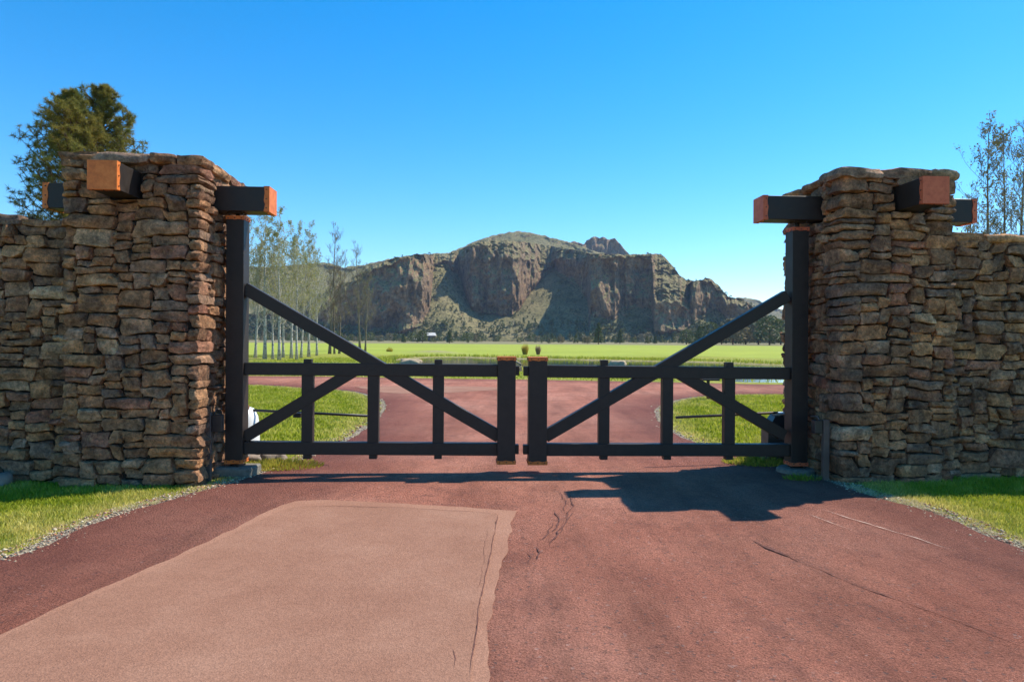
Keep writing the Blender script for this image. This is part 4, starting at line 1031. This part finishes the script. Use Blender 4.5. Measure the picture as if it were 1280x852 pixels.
scatter('far_juniper_wood', it1, JUN, 'dark juniper belt beyond the far field edge')
scatter('far_brush_wood', it2, JUN2, 'tan leafless brush belt beyond the far field edge')

# ---------------------------------------------------------------- mountain
def interp(x, tab): a = np.array(tab, float); return np.interp(x, a[:, 0], a[:, 1])
def horizon(px): return HOR+(px-640)*math.tan(ROLL)
ys_t = [(100, 415), (220, 405), (300, 395), (350, 385), (380, 376), (410, 362), (435, 350), (455, 338), (470, 330), (490, 323), (515, 318), (535, 318), (560, 319), (585, 307), (600, 302), (625, 300), (650, 302), (680, 306), (710, 311), (740, 317), (785, 318), (825, 317), (835, 326), (845, 338), (850, 345), (858, 350), (870, 351), (885, 347), (897, 355), (905, 366), (912, 372), (925, 372), (936, 379), (950, 391), (975, 403), (1000, 412), (1060, 420), (1200, 424)]
yt_t = [(100, 415), (380, 385), (400, 375), (420, 362), (440, 352), (450, 350), (456, 350), (459, 342), (470, 334), (500, 322), (515, 319.5), (527, 321), (531, 327), (536, 338), (538, 350), (542, 327), (560, 325), (566, 321), (580, 319), (584, 316), (590, 309), (600, 306), (625, 314), (640, 318), (648, 320), (660, 324), (675, 331), (688, 333), (692, 322), (700, 321.5), (720, 321), (735, 320), (785, 320), (800, 320), (814, 321), (818, 374), (830, 376), (850, 380), (862, 386), (866, 354), (880, 351), (888, 351), (896, 360), (904, 369), (908, 374), (926, 374), (936, 382), (950, 394), (1000, 413), (1200, 424)]
yb_t = [(100, 418), (380, 392), (400, 406), (425, 410), (450, 411), (456, 410), (459, 413), (500, 416), (515, 414), (527, 406), (531, 400), (536, 393), (537, 384), (542, 331), (560, 334), (573, 344), (583, 370), (590, 388), (600, 391), (640, 394), (648, 388), (660, 368), (675, 350), (688, 339), (692, 338), (700, 345), (720, 358), (733, 372), (738, 398), (745, 401), (768, 399), (780, 386), (800, 383), (814, 385), (818, 414), (830, 418), (850, 415), (862, 408), (866, 402), (880, 396), (888, 388), (896, 388), (904, 392), (908, 397), (926, 406), (936, 408), (950, 410), (1000, 416), (1200, 425)]
def massif(name, px0, px1, step, Y0, tabs, rows, s_tal, s_up, amp, mat, base_z=0.0, seed=1., s_cl=7.0, rough_up=.9, **tags):
    X = np.arange(px0, px1+step/2, step); nx_ = len(X); T = np.linspace(0, 1, rows)
    ysk = interp(X, tabs[0])+1.4*fbm(X*.12, seed, 0, 5); yt = np.maximum(interp(X, tabs[1])+8.0*np.abs(fbm(X*.06, seed+9, 0, 4))*(amp < 13)+2.0*fbm(X*.10, seed+3, 0, 3), ysk+.5); yb = np.maximum(interp(X, tabs[2])+2.2*fbm(X*.09, seed+7, 0, 3), yt+.5)
    if isinstance(s_tal, list): s_tal = interp(X, s_tal)
    hz = horizon(X); yb0 = hz+F*EYE/Y0
    yy = yb0[None, :]+(ysk-yb0)[None, :]*T[:, None]
    k = (hz[None, :]-yy)/F
    def solve(kq, Ys, zs, s): return (s*Ys-zs)/(s-kq)
    kb = (hz-yb)/F; kt = (hz-yt)/F
    Yb = solve(kb, Y0, 0.0, s_tal); zb = EYE+kb*Yb
    Yt = solve(kt, Yb, kb*Yb, s_cl); 
    Yc = np.where(yy > yb, solve(k, Y0, EYE*-1+0*k, s_tal), np.where(yy > yt, solve(k, Yb, kb*Yb, s_cl), solve(k, Yt, kt*Yt, s_up)))
    cl = ((yy <= yb) & (yy > yt)).astype(float); ed = np.clip(np.minimum(yb-yy, yy-yt)/4, 0, 1)*cl
    xw = (X-640)[None, :]/F*Yc; zw = EYE+k*Yc
    d1 = ridged(xw/30, zw/95, seed, 4)-.55; d2 = fbm(xw/9, zw/12, Yc/9, 3); d3 = fbm(xw/45, Yc/45, seed, 4)
    dY = -(ed*(d1*amp*1.2+d2*amp*.38)) - (1-ed)*(d3*amp*.30+d2*amp*.14) - (yy < yt)*(ridged(xw/38, Yc/30, zw/24, 4)-.5)*amp*rough_up
    # ledges that step the cliff
    dY += ed*amp*.35*np.sin(zw/9+d3*3)
    taper = np.clip(T[:, None]*12, 0, 1)
    Yn = Yc+dY*taper; sc_ = Yn/Yc; xw = xw*sc_; zw = np.where(zw > 0, EYE+k*Yn, zw)
    zw[0, :] = -2
    # back side
    bx = []; 
    rowsx = [xw]; rowsy = [Yn]; rowsz = [zw]
    for kk, (dy, fz) in enumerate(((30, .93), (90, .7), (180, .35), (260, -.02))):
        rowsx.append(xw[-1:]); rowsy.append(Yn[-1:]+dy); rowsz.append(zw[-1:]*fz)
    Xa = np.concatenate(rowsx); Ya = np.concatenate(rowsy); Za = np.concatenate(rowsz); nr = Xa.shape[0]
    I_ = np.arange(nr*nx_).reshape(nr, nx_); Fq_ = np.stack([I_[:-1, :-1].ravel(), I_[:-1, 1:].ravel(), I_[1:, 1:].ravel(), I_[1:, :-1].ravel()], 1)
    o = obj(name, mesh(name, np.stack([Xa.ravel(), Ya.ravel(), Za.ravel()], 1), Fq_, mat, False), kind='structure')
    return X, yy, xw, Yn, zw, cl
TALUS_S = [(100, .62), (545, .62), (560, .58), (600, .30), (640, .32), (690, .44), (735, .45), (738, .66), (1200, .62)]
MT = m_mountain(); MH = m_mountain(.30, 'scrub_hill', (.05, .055, .03))
X, yy, xw, Yn, zw, cl = massif('cliff_mountain', 180, 1120, .8, 560, (ys_t, yt_t, yb_t), 210, TALUS_S, .55, 12.0, MT, rough_up=1.3)
# junipers dotted over the slopes
rr = np.random.default_rng(9); items = []
while len(items) < 2600:
    i = rr.integers(2, yy.shape[0]-2); j = rr.integers(2, yy.shape[1]-2)
    if cl[i, j] or cl[i-1, j]: continue
    low = yy[i, j] > 404
    if not low and rr.random() < .35: continue
    h = rr.uniform(1.3, 3.4)*(1.6 if low else 1.0)
    items.append((xw[i, j], Yn[i, j], zw[i, j]-.4, h, int(rr.choice((0, 1, 2, 2))), .07, rr.uniform(0, 6)))
scatter('slope_junipers', items, JUN, 'junipers and sagebrush scattered over the mountain slopes')
def hill(name, Y0, sky_t, s, amp, mat, px0, px1, step=1.5, rows=70, seed=2.):
    flat = [(a, b+1.2) for a, b in sky_t]; flat2 = [(a, b+2.4) for a, b in sky_t]
    return massif(name, px0, px1, step, Y0, (sky_t, flat, flat2), rows, s, s, amp, mat, seed=seed, s_cl=s*1.3)
hill('summit_hill', 800, [(60, 350), (200, 338), (300, 331), (340, 334), (380, 330), (405, 328), (430, 334), (460, 330), (482, 324), (520, 318), (560, 316), (590, 303), (615, 294), (635, 290), (652, 289), (668, 292), (690, 297), (712, 303), (735, 311), (770, 322), (830, 350), (900, 392), (980, 410), (1200, 415)], .60, 8., MH, 60, 1150, 1.5, 80, 4.)
rock_back = m_mountain(-.25, 'spire_rock')
massif('rock_spires', 690, 830, .7, 1000, ([(690, 340), (706, 318), (712, 304), (717, 301), (723, 303), (729, 306), (733, 300), (739, 297), (744, 295), (749, 298), (753, 296), (758, 299), (763, 299), (768, 297), (773, 303), (780, 311), (786, 318), (800, 332), (830, 352)],
        [(690, 341), (712, 306), (745, 297), (768, 299), (786, 320), (830, 353)], [(690, 350), (712, 330), (745, 325), (768, 325), (786, 335), (830, 356)]), 60, .55, .9, 14., rock_back, seed=6., s_cl=4.)
hill('distant_hill', 1500, [(860, 400), (895, 385), (915, 374), (928, 371.5), (945, 374), (958, 379), (980, 388), (1010, 398), (1060, 400), (1200, 385), (1320, 395)], .6, 10., MH, 860, 1320, 2, 50, 9.)

# barns at the foot of the slope
for i, (px, py, w, lb) in enumerate([(534, 420.5, 10, 'white-roofed barn under the cliffs, the larger and upper one'), (521, 424, 6, 'smaller white-roofed shed left of and below the barn')]):
    Dp = 470 if i == 0 else 440; x, y, z = at(px, py, Dp); t = thing('barn', lb, 'barn', (x, y, max(0, z-1.5)), .35, None)
    h = w*.22; MB().box(-w/2, w/2, -w*.3, w*.3, -4, h).mk('wall', BROWNM, t)
    mb = MB(); o_ = w*.06; mb.add([(-w/2-o_, -w*.3-o_, h), (w/2+o_, -w*.3-o_, h), (w/2+o_, 0, h+w*.2), (-w/2-o_, 0, h+w*.2), (w/2+o_, w*.3+o_, h), (-w/2-o_, w*.3+o_, h)], [(0, 1, 2, 3), (3, 2, 4, 5), (1, 4, 2), (0, 3, 5)]); mb.mk('roof', TIN, t)
    MB().box(-w*.12, w*.12, -w*.3-.12, -w*.3-.01, -4, h*.75).mk('door', BLACKP, t)
# pale rail fence line beyond the field: low dry-stone coloured bank
# ---------------------------------------------------------------- haze
hm = bpy.data.materials.new('haze'); hm.use_nodes = True; hn = hm.node_tree.nodes; hn.clear()
pv = hn.new('ShaderNodeVolumePrincipled'); pv.inputs['Color'].default_value = (.55, .72, 1.0, 1); pv.inputs['Density'].default_value = .00011; pv.inputs['Anisotropy'].default_value = .0
ho = hn.new('ShaderNodeOutputMaterial'); hm.node_tree.links.new(pv.outputs[0], ho.inputs['Volume'])
MB().box(-2600, 2600, -60, 2600, -3.2, 330).mk('haze', hm, None, kind='stuff')
